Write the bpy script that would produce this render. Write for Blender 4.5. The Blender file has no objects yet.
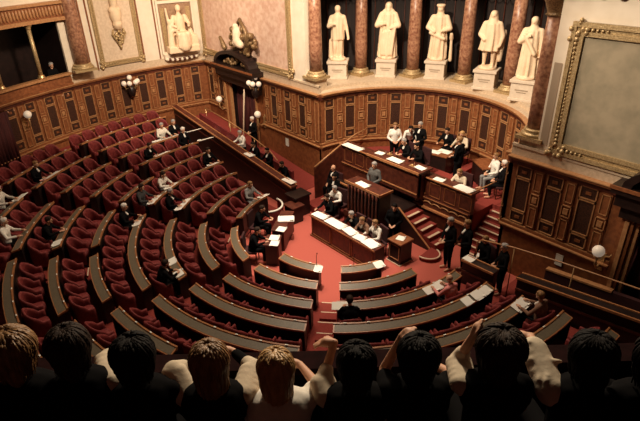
import bpy, bmesh, math, random
from mathutils import Vector, Matrix
from math import sin, cos, pi, radians as R

random.seed(7)
scene = bpy.context.scene
col = scene.collection

# ------------------------------------------------------------------ camera
CAM = Vector((11.04406, -9.78000, 9.14470))
FW = Vector((-0.68433655, 0.55722713, -0.47029927))
RT = Vector((0.64030986, 0.76780153, -0.02200216))
UP = Vector((-0.3488363, 0.31619414, 0.88223268))
cd = bpy.data.cameras.new('camera'); cam = bpy.data.objects.new('camera', cd); col.objects.link(cam)
cam.matrix_world = Matrix(((RT.x, UP.x, -FW.x, CAM.x), (RT.y, UP.y, -FW.y, CAM.y), (RT.z, UP.z, -FW.z, CAM.z), (0, 0, 0, 1)))
cd.sensor_width = 36; cd.lens = 516.738 / 640 * 36; cd.clip_start = 0.05; cd.clip_end = 200
scene.camera = cam

# ------------------------------------------------------------------ world, lights, exposure
world = bpy.data.worlds.new('world'); scene.world = world; world.use_nodes = True
bg = world.node_tree.nodes['Background']; bg.inputs[0].default_value = (1.0, 0.72, 0.5, 1); bg.inputs[1].default_value = 0.012

def area_light(name, loc, target, size, power, color, spread=180, sy=None):
    l = bpy.data.lights.new(name, 'AREA'); l.energy = power; l.color = color; l.size = size
    l.shape = 'RECTANGLE' if sy else 'DISK'
    if sy: l.size_y = sy
    l.spread = R(spread)
    o = bpy.data.objects.new(name, l); col.objects.link(o); o.location = loc
    o.rotation_euler = (Vector(target) - Vector(loc)).to_track_quat('-Z', 'Y').to_euler()
    return o
def spot(name, loc, target, power, color, angle, blend=.6, size=.3):
    l = bpy.data.lights.new(name, 'SPOT'); l.energy = power; l.color = color
    l.spot_size = R(angle); l.spot_blend = blend; l.shadow_soft_size = size
    o = bpy.data.objects.new(name, l); col.objects.link(o); o.location = loc
    o.rotation_euler = (Vector(target) - Vector(loc)).to_track_quat('-Z', 'Y').to_euler()
    return o
WARM = (1.0, 0.80, 0.60)
area_light('skylight', (-1.0, -0.5, 12.5), (-1.0, -0.5, 0), 6.0, 1050, WARM)
spot('fill_spot_floor', (0.5, -1.5, 12.4), (0.2, -1.0, 0), 4200, (1.0, 0.86, 0.70), 32, .7, .4)  # added fill, brightens the central carpet; no known lamp
spot('fill_spot_niche', (1.5, -3.5, 11.8), (-1.2, 6.2, 4.6), 5200, (1.0, 0.84, 0.64), 62, .5, .25)  # added fill on the statues, not a known fitting
spot('fill_spot_wall', (-1.5, -3.0, 11.8), (-13.0, -0.8, 5.2), 4200, (1.0, 0.82, 0.60), 60, .6, .4)  # invented spot that lifts the curved left wall
spot('fill_spot_left_panel', (-3.5, -5.0, 11.8), (-9.6, 2.7, 6.0), 3600, (1.0, 0.82, 0.62), 60, .7, .4)  # added only to brighten the rosy panel
spot('fill_spot_right_panel', (3.0, -5.0, 11.8), (8.3, 2.7, 6.7), 2900, (1.0, 0.84, 0.64), 46, .7, .4)  # added only to brighten the olive panel and pier
spot('fill_spot_gallery', (3.6, -2.3, 12.0), (9.4, -8.5, 6.9), 2600, (1.0, 0.82, 0.58), 40, .6, .3)  # invented spot that lights the crowns of the spectators' hair
scene.view_settings.view_transform = 'Standard'
scene.view_settings.look = 'None'
scene.view_settings.exposure = 0.35
scene.view_settings.gamma = 1.0
scene.view_settings.use_curve_mapping = False

# ------------------------------------------------------------------ materials
def mat(name, c1, c2=None, scale=6.0, rough=.6, metal=0.0, emit=None, bump=0.0, detail=4.0, kind='noise', spec=.4, stretch=None, lo=.35, hi=.65):
    m = bpy.data.materials.new(name); m.use_nodes = True
    nt = m.node_tree; b = nt.nodes['Principled BSDF']
    b.inputs['Roughness'].default_value = rough; b.inputs['Metallic'].default_value = metal
    b.inputs['Specular IOR Level'].default_value = spec
    b.inputs['Base Color'].default_value = (*c1, 1)
    if c2 is not None:
        tc = nt.nodes.new('ShaderNodeTexCoord'); mp = nt.nodes.new('ShaderNodeMapping')
        nt.links.new(tc.outputs['Object'], mp.inputs['Vector'])
        if stretch: mp.inputs['Scale'].default_value = stretch
        if kind == 'noise':
            t = nt.nodes.new('ShaderNodeTexNoise'); t.inputs['Scale'].default_value = scale; t.inputs['Detail'].default_value = detail
            out = t.outputs['Fac']
        elif kind == 'voronoi':
            t = nt.nodes.new('ShaderNodeTexVoronoi'); t.inputs['Scale'].default_value = scale; out = t.outputs['Distance']
        else:
            t = nt.nodes.new('ShaderNodeTexWave'); t.inputs['Scale'].default_value = scale; t.inputs['Distortion'].default_value = 6; out = t.outputs['Fac']
        nt.links.new(mp.outputs[0], t.inputs['Vector'])
        r = nt.nodes.new('ShaderNodeValToRGB')
        r.color_ramp.elements[0].color = (*c1, 1); r.color_ramp.elements[1].color = (*c2, 1)
        r.color_ramp.elements[0].position = lo; r.color_ramp.elements[1].position = hi
        nt.links.new(out, r.inputs[0]); nt.links.new(r.outputs[0], b.inputs['Base Color'])
        if bump:
            bn = nt.nodes.new('ShaderNodeBump'); bn.inputs['Strength'].default_value = bump; bn.inputs['Distance'].default_value = .02
            nt.links.new(out, bn.inputs['Height']); nt.links.new(bn.outputs[0], b.inputs['Normal'])
    if emit:
        b.inputs['Emission Color'].default_value = (*emit[:3], 1); b.inputs['Emission Strength'].default_value = emit[3]
    return m
M = {}
M['wood'] = mat('carved_wood', (.17, .052, .018), (.27, .092, .032), 9, .5, bump=.15)
M['wood_dark'] = mat('dark_wood', (.055, .012, .007), (.11, .026, .013), 7, .45)
M['inset'] = mat('dark_lattice_inset', (.010, .005, .004), (.06, .022, .012), 26, .5, kind='voronoi', lo=.1, hi=.6)
M['moulding'] = mat('gilded_moulding', (.36, .16, .065), (.46, .23, .10), 12, .4)
M['black_wood'] = mat('black_and_shaded_wood', (.012, .006, .005), (.022, .01, .008), 5, .4)  # black parts; on the desk fronts it stands in for shade
M['cream'] = mat('cream_plaster', (.72, .60, .46), (.78, .66, .52), 3, .7)
M['ledge'] = mat('pale_stone_ledge', (.50, .37, .25), (.60, .46, .32), 14, .6)
M['relief'] = mat('ivory_relief_panel', (.62, .46, .32), (.72, .56, .41), 9, .7, bump=.3)
M['recess'] = mat('brown_recess', (.26, .15, .085), (.36, .22, .13), 9, .6)
M['gilt'] = mat('old_gilt', (.34, .22, .10), (.58, .42, .22), 30, .4, metal=.35, bump=.5)
M['gilt_dark'] = mat('dark_gilt', (.10, .055, .025), (.30, .18, .08), 34, .4, metal=.3, bump=.5)
M['tapestry'] = mat('rosy_speckled_panel', (.60, .36, .26), (.74, .52, .40), 5, .75, detail=8)
M['tapestry_r'] = mat('olive_grey_mural', (.27, .225, .15), (.36, .29, .195), 3.5, .8, detail=9)
M['marble_red'] = mat('red_marble', (.19, .07, .04), (.42, .215, .125), 11, .35, detail=8)
M['statue'] = mat('ivory_marble', (.76, .55, .36), (.82, .62, .42), 4, .6)
M['pedestal'] = mat('pale_pedestal_stone', (.62, .50, .38), (.70, .58, .45), 6, .6)
M['plaque'] = mat('dull_plaque', (.35, .26, .18), None, rough=.6)
M['parapet_cloth'] = mat('dark_parapet_cloth', (.012, .004, .004), (.02, .006, .006), 14, .95, spec=.05)
M['drape'] = mat('dark_red_drape', (.05, .010, .010), (.10, .018, .015), 3, .8, stretch=(6, 6, .3))
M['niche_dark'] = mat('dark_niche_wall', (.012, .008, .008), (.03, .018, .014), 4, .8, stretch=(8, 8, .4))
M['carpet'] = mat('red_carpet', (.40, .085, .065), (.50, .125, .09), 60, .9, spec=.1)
M['carpet_shaded'] = mat('shaded_red_carpet', (.20, .032, .026), (.27, .05, .038), 60, .9, spec=.1)  # same red carpet, darkened to paint in the shade away from the centre
M['nosing'] = mat('brass_nosing', (.70, .52, .36), None, rough=.4)
M['velvet'] = mat('red_velvet', (.13, .015, .016), (.22, .034, .030), 14, .65, spec=.3)
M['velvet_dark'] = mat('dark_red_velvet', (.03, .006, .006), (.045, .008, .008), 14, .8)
M['leather'] = mat('grey_green_leather', (.13, .105, .07), (.17, .135, .09), 30, .45)
M['desk_edge'] = mat('polished_desk_edge', (.36, .14, .055), (.46, .20, .085), 10, .35)
M['plate'] = mat('white_name_plate', (.80, .76, .66), None, rough=.5)
M['paper'] = mat('white_paper', (.86, .82, .74), None, rough=.8)
M['paper_pink'] = mat('pink_paper', (.80, .36, .28), None, rough=.8)
M['globe'] = mat('frosted_globe', (.85, .72, .58), None, rough=.3, emit=(1, .8, .6, .15))
M['brass'] = mat('brass', (.60, .38, .18), None, rough=.35, metal=.6)
M['black'] = mat('black_cloth', (.006, .0055, .006), None, rough=.95, spec=.05)
M['grey'] = mat('grey_cloth', (.22, .21, .20), (.28, .27, .26), 20, .8)
M['suit_grey'] = mat('dark_grey_suit', (.10, .095, .09), None, rough=.85)
M['charcoal'] = mat('charcoal_cloth', (.04, .038, .038), None, rough=.85)
M['white_cloth'] = mat('white_cloth', (.74, .68, .60), (.80, .75, .67), 9, .85, bump=.3)
M['cream_cloth'] = mat('cream_cloth', (.58, .47, .34), (.66, .55, .41), 9, .85, bump=.4)
M['pink_cloth'] = mat('pink_cloth', (.70, .24, .22), None, rough=.8)
M['brown_cloth'] = mat('brown_cloth', (.20, .10, .06), None, rough=.85)
M['check'] = mat('pale_checked_cloth', (.30, .28, .25), (.75, .68, .58), 45, .8, kind='voronoi', lo=.2, hi=.5)
M['skin'] = mat('skin', (.55, .28, .17), (.60, .32, .20), 8, .55)
M['hair_black'] = mat('black_hair', (.006, .005, .005), (.012, .008, .007), 40, .75, spec=.12, stretch=(1, 1, .15), bump=.3)
M['hair_dark'] = mat('dark_brown_hair', (.014, .008, .006), (.034, .017, .010), 40, .7, spec=.15, stretch=(1, 1, .15), bump=.3)
M['hair_brown'] = mat('light_brown_hair', (.16, .075, .028), (.30, .155, .06), 40, .5, stretch=(1, 1, .15), bump=.4)
M['hair_blond'] = mat('blond_hair', (.40, .21, .075), (.60, .36, .15), 40, .45, stretch=(1, 1, .15), bump=.4)
M['hair_white'] = mat('white_hair', (.68, .62, .55), None, rough=.6)
M['hair_grey'] = mat('grey_hair', (.30, .27, .25), None, rough=.6)
M['eye'] = mat('dark_eye', (.02, .015, .012), None, rough=.2)

# ------------------------------------------------------------------ helpers
def polar(r, a, z=0.0): return Vector((r * cos(R(a)), r * sin(R(a)), z))
def flat(y0, sgn=-1):                       # s = x, d = out of the wall
    return lambda s, d, z: (s, y0 + sgn * d, z)
def cyl(rad, cx=0.0, cy=0.0, sgn=-1):       # s = degrees, d = towards the centre
    return lambda s, d, z: (cx + (rad + sgn * d) * cos(R(s)), cy + (rad + sgn * d) * sin(R(s)), z)
def ident(x, y, z): return (x, y, z)

class MB:
    def __init__(s): s.v = []; s.f = []; s.m = []; s.sm = []
    def add(s, vs, fs, mi=0, smooth=False):
        b = len(s.v); s.v += [tuple(v) for v in vs]
        for f in fs: s.f.append([b + i for i in f]); s.m.append(mi); s.sm.append(smooth)
    def box(s, x0, x1, y0, y1, z0, z1, mi=0, fn=ident, n=1, z0b=None, z1b=None):
        # z0b/z1b: heights at the x1 end (a sloping box)
        z0b = z0 if z0b is None else z0b; z1b = z1 if z1b is None else z1b
        vs = []
        for i in range(n + 1):
            t = i / n; x = x0 + (x1 - x0) * t; a = z0 + (z0b - z0) * t; b = z1 + (z1b - z1) * t
            vs += [fn(x, y0, a), fn(x, y1, a), fn(x, y1, b), fn(x, y0, b)]
        fs = [(0, 3, 2, 1), (4 * n, 4 * n + 1, 4 * n + 2, 4 * n + 3)]
        for i in range(n):
            for k in range(4):
                fs.append((4 * i + k, 4 * i + (k + 1) % 4, 4 * i + 4 + (k + 1) % 4, 4 * i + 4 + k))
        s.add(vs, fs, mi)
    def prism(s, pts, z0, z1, mi=0):
        n = len(pts)
        s.add([(p[0], p[1], z0) for p in pts] + [(p[0], p[1], z1) for p in pts],
              [tuple(reversed(range(n))), tuple(range(n, 2 * n))] + [(i, (i + 1) % n, n + (i + 1) % n, n + i) for i in range(n)], mi)
    def lathe(s, c, prof, n=20, mi=0, smooth=True, sx=1, sy=1):
        vs = []
        for r, z in prof:
            for k in range(n):
                a = 2 * pi * k / n; vs.append((c[0] + sx * r * cos(a), c[1] + sy * r * sin(a), c[2] + z))
        fs = []
        for i in range(len(prof) - 1):
            for k in range(n):
                fs.append((i * n + k, i * n + (k + 1) % n, (i + 1) * n + (k + 1) % n, (i + 1) * n + k))
        fs.append(tuple(reversed(range(n)))); fs.append(tuple((len(prof) - 1) * n + k for k in range(n)))
        s.add(vs, fs, mi, smooth)
    def ball(s, c, r, mi=0, n=14, k=8, rz=None, ry=None):
        rz = rz or r; ry = ry or r
        vs = [(c[0], c[1], c[2] - rz)]
        for i in range(1, k):
            t = -pi / 2 + pi * i / k
            for j in range(n):
                a = 2 * pi * j / n; vs.append((c[0] + r * cos(t) * cos(a), c[1] + ry * cos(t) * sin(a), c[2] + rz * sin(t)))
        vs.append((c[0], c[1], c[2] + rz)); fs = []
        for j in range(n): fs.append((0, 1 + (j + 1) % n, 1 + j))
        for i in range(k - 2):
            for j in range(n):
                a = 1 + i * n + j; b = 1 + i * n + (j + 1) % n; fs.append((a, b, b + n, a + n))
        L = len(vs) - 1; o = 1 + (k - 2) * n
        for j in range(n): fs.append((L, o + j, o + (j + 1) % n))
        s.add(vs, fs, mi, True)
    def tube(s, pts, r, mi=0, n=8, smooth=True):
        pts = [Vector(p) for p in pts]; rs = r if isinstance(r, (list, tuple)) else [r] * len(pts)
        vs = []; ref = None
        for i, p in enumerate(pts):
            d = (pts[min(i + 1, len(pts) - 1)] - pts[max(i - 1, 0)]).normalized()
            if ref is None: ref = d.orthogonal().normalized()
            ref = (ref - d * ref.dot(d)).normalized(); b = d.cross(ref)
            for k in range(n):
                a = 2 * pi * k / n; vs.append(p + (ref * cos(a) + b * sin(a)) * rs[i])
        fs = []
        for i in range(len(pts) - 1):
            for k in range(n): fs.append((i * n + k, i * n + (k + 1) % n, (i + 1) * n + (k + 1) % n, (i + 1) * n + k))
        fs.append(tuple(reversed(range(n)))); fs.append(tuple((len(pts) - 1) * n + k for k in range(n)))
        s.add(vs, fs, mi, smooth)
    def capsule(s, p0, p1, r0, r1, n=12):
        p0 = Vector(p0); p1 = Vector(p1); d = p1 - p0
        if d.length < 1e-6: d = Vector((0, 0, 1e-4))
        u = d.normalized(); a = u.orthogonal().normalized(); b = u.cross(a)
        rings = []
        for t in (-1, -.85, -.5, 0): rings.append((p0 + u * r0 * t, r0 * math.sqrt(max(1 - t * t, .0))))
        for t in (0, .5, .85, 1): rings.append((p1 + u * r1 * t, r1 * math.sqrt(max(1 - t * t, .0))))
        vs = [rings[0][0]]
        for c, r in rings[1:-1]:
            for k in range(n):
                t = 2 * pi * k / n; vs.append(c + (a * cos(t) + b * sin(t)) * r)
        vs.append(rings[-1][0]); fs = []; m = len(rings) - 2
        for k in range(n): fs.append((0, 1 + (k + 1) % n, 1 + k))
        for i in range(m - 1):
            for k in range(n):
                x = 1 + i * n + k; y = 1 + i * n + (k + 1) % n; fs.append((x, y, y + n, x + n))
        L = len(vs) - 1; o = 1 + (m - 1) * n
        for k in range(n): fs.append((L, o + k, o + (k + 1) % n))
        s.add(vs, fs, 0, True)
    def mesh(s, name, mats):
        me = bpy.data.meshes.new(name); me.from_pydata(s.v, [], s.f); me.validate(clean_customdata=False)
        for m in mats: me.materials.append(M[m])
        if len(me.polygons) == len(s.m):
            me.polygons.foreach_set('material_index', s.m); me.polygons.foreach_set('use_smooth', s.sm)
        bm = bmesh.new(); bm.from_mesh(me); bmesh.ops.recalc_face_normals(bm, faces=bm.faces); bm.to_mesh(me); bm.free()
        me.update(); return me
    def build(s, name, mats, parent=None, loc=None, rz=0):
        if isinstance(mats, str): mats = [mats]
        o = bpy.data.objects.new(name, s.mesh(name, mats)); col.objects.link(o)
        if parent: o.parent = parent
        if loc is not None: o.location = loc
        o.rotation_euler.z = rz
        return o

def tag(o, label, cat, group=None, kind=None):
    o['label'] = label; o['category'] = cat
    if group: o['group'] = group
    if kind: o['kind'] = kind
    return o
def empty(name, label, cat, loc=(0, 0, 0), rz=0, group=None):
    o = bpy.data.objects.new(name, None); col.objects.link(o); o.empty_display_size = .1
    o.location = loc; o.rotation_euler.z = rz
    return tag(o, label, cat, group)
def struct(o): o['kind'] = 'structure'; return o
def copy_tree(o, parent=None):
    c = o.copy(); col.objects.link(c); c.parent = parent
    for ch in o.children: copy_tree(ch, c)
    return c
def bev(o, w=.01, seg=2):
    b = o.modifiers.new('bevel', 'BEVEL'); b.width = w; b.segments = seg; b.limit_method = 'ANGLE'; return o
def remesh(mb, name, mats, voxel, smooth=4, parent=None):
    me = mb.mesh(name + '_src', mats)
    o = bpy.data.objects.new(name + '_src', me); col.objects.link(o)
    rm = o.modifiers.new('r', 'REMESH'); rm.mode = 'VOXEL'; rm.voxel_size = voxel; rm.use_smooth_shade = True
    if smooth:
        sm = o.modifiers.new('s', 'SMOOTH'); sm.factor = .5; sm.iterations = smooth
    dg = bpy.context.evaluated_depsgraph_get(); dg.update()
    out = bpy.data.meshes.new_from_object(o.evaluated_get(dg)); out.name = name
    bpy.data.objects.remove(o); bpy.data.meshes.remove(me)
    out.materials.clear()
    for m in mats: out.materials.append(M[m])
    for p in out.polygons: p.use_smooth = True
    return out

# ------------------------------------------------------------------ dimensions
WY = 2.72; RW = 13.5; R1 = 3.437; ST = .142; RN = 4.13
CAP = 3.73
def rad(i): return R1 + i - 1
def fz(i): return max(0.0, .05 + ST * (i - 1)) if i > 0 else 0.0
def dz(i): return .8 + ST * (i - 1)

# ================================================================== FLOOR
b = MB()
b.prism([(-14, -14), (14, -14), (14, WY + .3), (-14, WY + .3)], -.1, 0, 0)
struct(b.build('floor', 'carpet'))
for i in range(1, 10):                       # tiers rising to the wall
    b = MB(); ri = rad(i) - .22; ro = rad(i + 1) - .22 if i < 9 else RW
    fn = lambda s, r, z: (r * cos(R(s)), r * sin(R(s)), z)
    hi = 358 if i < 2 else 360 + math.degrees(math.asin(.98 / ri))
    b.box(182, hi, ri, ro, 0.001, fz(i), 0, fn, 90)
    struct(b.build('floor', 'carpet_shaded'))
# stair nosings in the aisles
AISLES = [(270, 1, 9), (314, 1, 9), (226, 1, 9), (292, 5, 9), (248, 5, 9), (206, 5, 9), (334, 5, 9)]
b = MB()
fn = lambda s, r, z: (r * cos(R(s)), r * sin(R(s)), z)
for a, i0, i1 in AISLES:
    for i in range(i0, i1 + 1):
        ri = rad(i) - .22; w = math.degrees(.24 / ri)
        b.box(a - w, a + w, ri - .015, ri + .02, fz(i) - .02, fz(i) + .006, 0, fn, 3)
        if i > i0:
            b.box(a - w, a + w, ri - .5, ri - .23, fz(i - 1), fz(i - 1) + .07, 1, fn, 3)
            b.box(a - w, a + w, ri - .515, ri - .485, fz(i - 1) + .055, fz(i - 1) + .076, 0, fn, 3)
struct(b.build('trim_1', ['nosing', 'carpet_shaded']))

# ================================================================== WAINSCOT
def frame(b, fnx, s0, s1, z0, z1, per, d=.03, w=.03, mi=2, base=0.0):
    ws = w / per
    for (a0, a1, c0, c1) in ((s0, s1, z1 - w, z1), (s0, s1, z0, z0 + w), (s0, s0 + ws, z0, z1), (s1 - ws, s1, z0, z1)):
        b.box(a0, a1, base, base + d, c0, c1, mi, fnx)
def wainscot(b, fnx, sA, sB, centres, per, zb=1.66, zt=CAP, low=0.0, n=30):
    """per = metres of wall per unit of s. mats: 0 wood 1 inset 2 moulding 3 dark wood 4 stone"""
    b.box(sA, sB, -.10, 0, low, zt - .02, 0, fnx, n)
    b.box(sA, sB, 0, .07, zb - .17, zb - .10, 0, fnx, n)
    b.box(sA, sB, 0, .10, zb - .10, zb - .05, 2, fnx, n); b.box(sA, sB, .10, .115, zb - .09, zb - .06, 2, fnx, n)
    b.box(sA, sB, 0, .05, zb - .05, zb + .03, 0, fnx, n)
    b.box(sA, sB, 0, .045, zb + .03, zb + .055, 2, fnx, n)
    b.box(sA, sB, 0, .07, zt - .24, zt - .10, 3, fnx, n)
    b.box(sA, sB, 0, .16, zt - .10, zt - .03, 0, fnx, n)
    b.box(sA, sB, 0, .20, zt - .03, zt, 2, fnx, n)
    h = .18 / per
    for c in centres:
        for z0, z1 in ((zb + .12, zb + .40), (zb + .50, zb + 1.40), (zb + 1.50, zb + 1.78)):
            b.box(c - h, c + h, 0, .006, z0, z1, 1, fnx)
            frame(b, fnx, c - h * 1.22, c + h * 1.22, z0 - .035, z1 + .035, per, .035, .028)
            if z1 - z0 < .3: b.box(c - h * .4, c + h * .4, 0, .03, z0 + .1, z1 - .1, 0, fnx)
def pilasters(b, fnx, centres, per, zb=1.66):
    h = .13 / per
    for c in centres:
        b.box(c - h, c + h, 0, .045, zb + .06, CAP - .24, 0, fnx)
        for z0, z1 in ((zb + .12, zb + .72), (zb + 1.22, zb + 1.76)):
            frame(b, fnx, c - h * .8, c + h * .8, z0, z1, per, .02, .018, 2, .045)
        frame(b, fnx, c - h, c + h, zb + .80, zb + 1.14, per, .035, .022, 2, .045)
        b.box(c - h * .5, c + h * .5, .045, .09, zb + .89, zb + 1.05, 2, fnx)
WM = ['wood', 'inset', 'moulding', 'wood_dark', 'ledge']
# curved wall, left
b = MB(); fnx = cyl(RW); per = RW * pi / 180
cs = [170.9 + 3.86 * k for k in range(0, 24)]
wainscot(b, fnx, 168.3, 262, [c for c in cs if not 209.8 < c < 218], per, n=60)
pilasters(b, fnx, [c + 1.93 for c in cs if not 208.5 < c + 1.93 < 218], per)
struct(b.build('wall_left', WM))
# flat wall, left of the niche (a doorway between -11.0 and -8.5)
b = MB(); fnx = flat(WY)
wainscot(b, fnx, -13.25, -11.15, [-12.75, -11.8], 1, n=2); pilasters(b, fnx, [-12.27], 1)
wainscot(b, fnx, -8.3, -RN, [-7.27, -6.28, -5.28], 1, n=4); pilasters(b, fnx, [-7.75, -6.78, -5.77, -4.78], 1)
b.box(-4.45, -4.16, 0, .05, 1.7, CAP - .24, 0, fnx); frame(b, fnx, -4.42, -4.18, 1.78, 3.4, 1, .02, .02, 2, .05)
b.box(-11.15, -8.3, -.1, 0, 3.3, 4.0, 0, fnx)
struct(b.build('wall_back', WM))
# flat wall, right of the niche
b = MB()
wainscot(b, fnx, RN, 7.25, [4.6, 5.48, 6.36], 1, n=4); pilasters(b, fnx, [5.04, 5.92, 6.8], 1)
wainscot(b, fnx, 10.7, 13.25, [11.4, 12.4], 1, n=2)
b.box(7.25, 10.7, -.1, 0, 3.3, 4.0, 0, fnx)
struct(b.build('wall_right', WM))
# niche wall
b = MB(); fnx = cyl(RN, 0, WY); per = RN * pi / 180
cs = [174.1 - 13.25 * k for k in range(0, 14)]
wainscot(b, fnx, 0, 180, cs, per, n=60); pilasters(b, fnx, [c - 6.6 for c in cs[:-1]], per)
struct(b.build('wall_niche', WM))
# pale ledge over the niche wainscot and plinth bands
b = MB()
fnl = lambda s, r, z: (-.3 + r * cos(R(s)), WY + r * sin(R(s)), z)
fnl0 = lambda s, r, z: (r * cos(R(s)), WY + r * sin(R(s)), z)
ring0 = lambda s, r, z: (-.35 * min(1, max(0, (r - 4.3) / .4)) + r * cos(R(s)), WY + r * sin(R(s)), z)
ring = lambda s, r, z: ((0 if r < 4.6 else -.35) + r * cos(R(s)), WY + r * sin(R(s)), z)
b.box(0, 180, RN - .02, RN + .6, CAP - .05, CAP + .02, 0, fnl0, 60)
b.box(3, 177, RN + .30, 6.9, CAP, 3.88, 0, fnl0, 60)
b.box(-4.96, -4.40, 2.74, 3.3, CAP, 4.21, 0); b.box(4.28, 4.80, 2.74, 3.3, CAP, 4.21, 0)
fnx = flat(WY)
for x0, x1 in ((-13.25, -4.15), (4.13, 13.25)):
    b.box(x0, x1, -.05, .02, CAP - .02, 4.04, 0, fnx)
    b.box(x0, x1, -.05, .05, 3.98, 4.05, 0, fnx)
b.box(168.3, 197.2, -.05, .02, CAP - .02, 4.04, 0, cyl(RW), 20)
struct(b.build('trim_2', ['ledge']))

# ================================================================== UPPER WALLS
b = MB()
b.box(168.3, 196.6, -.1, 0, CAP, 9.5, 0, cyl(RW), 20)            # curved
b.box(196.6, 262, -.1, 0, 6.4, 9.5, 0, cyl(RW), 40)
for s in (177.8, 181.1, 190.8, 192.2):
    b.box(s - .12, s + .12, 0, .05, 4.05, 9.5, 1, cyl(RW))
struct(b.build('wall_left', ['cream', 'wood']))
b = MB()
b.box(-13.3, -4.96, -.1, 0, CAP, 9.5, 0, fnx); b.box(4.80, 13.3, -.1, 0, CAP, 9.5, 0, fnx)
b.box(-5.06, -4.96, -.5, -.1, 4.0, 9.5, 0, fnx); b.box(4.80, 4.9, -.5, -.1, 4.0, 9.5, 0, fnx)
b.box(4.86, 5.06, 0, .012, 4.2, 6.3, 1, fnx)
struct(b.build('wall_back', ['cream', 'plaque']))
b = MB()                                                         # dark back of the statue niche
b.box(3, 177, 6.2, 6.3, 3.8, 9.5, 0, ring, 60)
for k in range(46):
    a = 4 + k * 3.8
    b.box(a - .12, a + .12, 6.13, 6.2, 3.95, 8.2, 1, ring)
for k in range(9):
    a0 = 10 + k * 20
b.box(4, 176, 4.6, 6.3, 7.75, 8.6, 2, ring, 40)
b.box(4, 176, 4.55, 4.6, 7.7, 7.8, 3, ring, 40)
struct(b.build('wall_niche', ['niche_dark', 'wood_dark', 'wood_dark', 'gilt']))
b = MB()                                                         # ironwork rings under the niche entablature
for k in range(52):
    a = 12 + k * 3.1; c = ring(a, 5.0, 7.35); t = R(a + 90)
    b.tube([(c[0] + .13 * cos(u) * cos(t), c[1] + .13 * cos(u) * sin(t), c[2] + .16 * sin(u)) for u in [2 * pi * j / 10 for j in range(11)]], .016, 0, 5)
b.box(10, 172, 4.98, 5.02, 7.5, 7.54, 0, ring, 40)
struct(b.build('trim_3', ['gilt']))
b = MB()                                                         # swagged cornice at the top right
b.box(4.9, 13.2, 0, .25, 7.95, 8.2, 0, fnx)
for k in range(20):
    x = 4.8 + k * .42
    b.ball((x, WY - .1, 7.93), .13, 0, 8, 6, .12, .1)
struct(b.build('trim_4', ['wood_dark']))

# ---------- columns of the niche
def column(name, x, y, z, h, r, label, group):
    t = empty(name, label, 'column', (x, y, z), 0, group)
    s = MB(); s.lathe((0, 0, 0), [(r * 1.0, .28), (r * 1.02, h * .35), (r * .95, h * .7), (r * .86, h)], 20)
    s.build('shaft', 'marble_red', t)
    c = MB(); c.prism([(-r * 1.55, -r * 1.55), (r * 1.55, -r * 1.55), (r * 1.55, r * 1.55), (-r * 1.55, r * 1.55)], 0, .1)
    c.lathe((0, 0, 0), [(r * 1.5, .1), (r * 1.55, .14), (r * 1.45, .18), (r * 1.2, .2), (r * 1.3, .24), (r * 1.25, .28), (r * 1.02, .30)], 20)
    c.build('base', 'gilt', t)
    c = MB(); c.lathe((0, 0, h), [(r * .95, 0), (r * 1.1, .03), (r * .92, .06), (r * 1.0, .12), (r * 1.3, .32), (r * 1.6, .4), (r * 1.6, .46)], 20)
    c.build('capital', 'gilt_dark', t)
    return t
lab = ['red marble column at the left end of the statue niche, beside the cream pier',
       'red marble column between the first and second statues from the left',
       'red marble column between the second and third statues from the left',
       'red marble column between the third and fourth statues from the left',
       'red marble column between the fourth and fifth statues, behind them']
for (x, y), l in zip(((-4.68, 3.0), (-4.9, 5.62), (-3.19, 6.93), (-1.2, 7.7), (.93, 7.54)), lab):
    column('marble_column', x, y, 4.21 if y < 3.5 else 3.88, 3.4, .25, l, 'columns of the statue niche')
column('marble_column', 4.55, 3.0, 4.21, 3.1, .24, 'large mottled column at the right end of the statue niche, nearest the olive panel', 'columns of the statue niche')
# column on the curved wall, beside the box
p = polar(13.3, 194.2, 4.22)
column('marble_column', p.x, p.y, 4.22, 3.8, .30, 'tall dark red column between the spectator box and the cream wall', 'columns of the curved wall')

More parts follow.
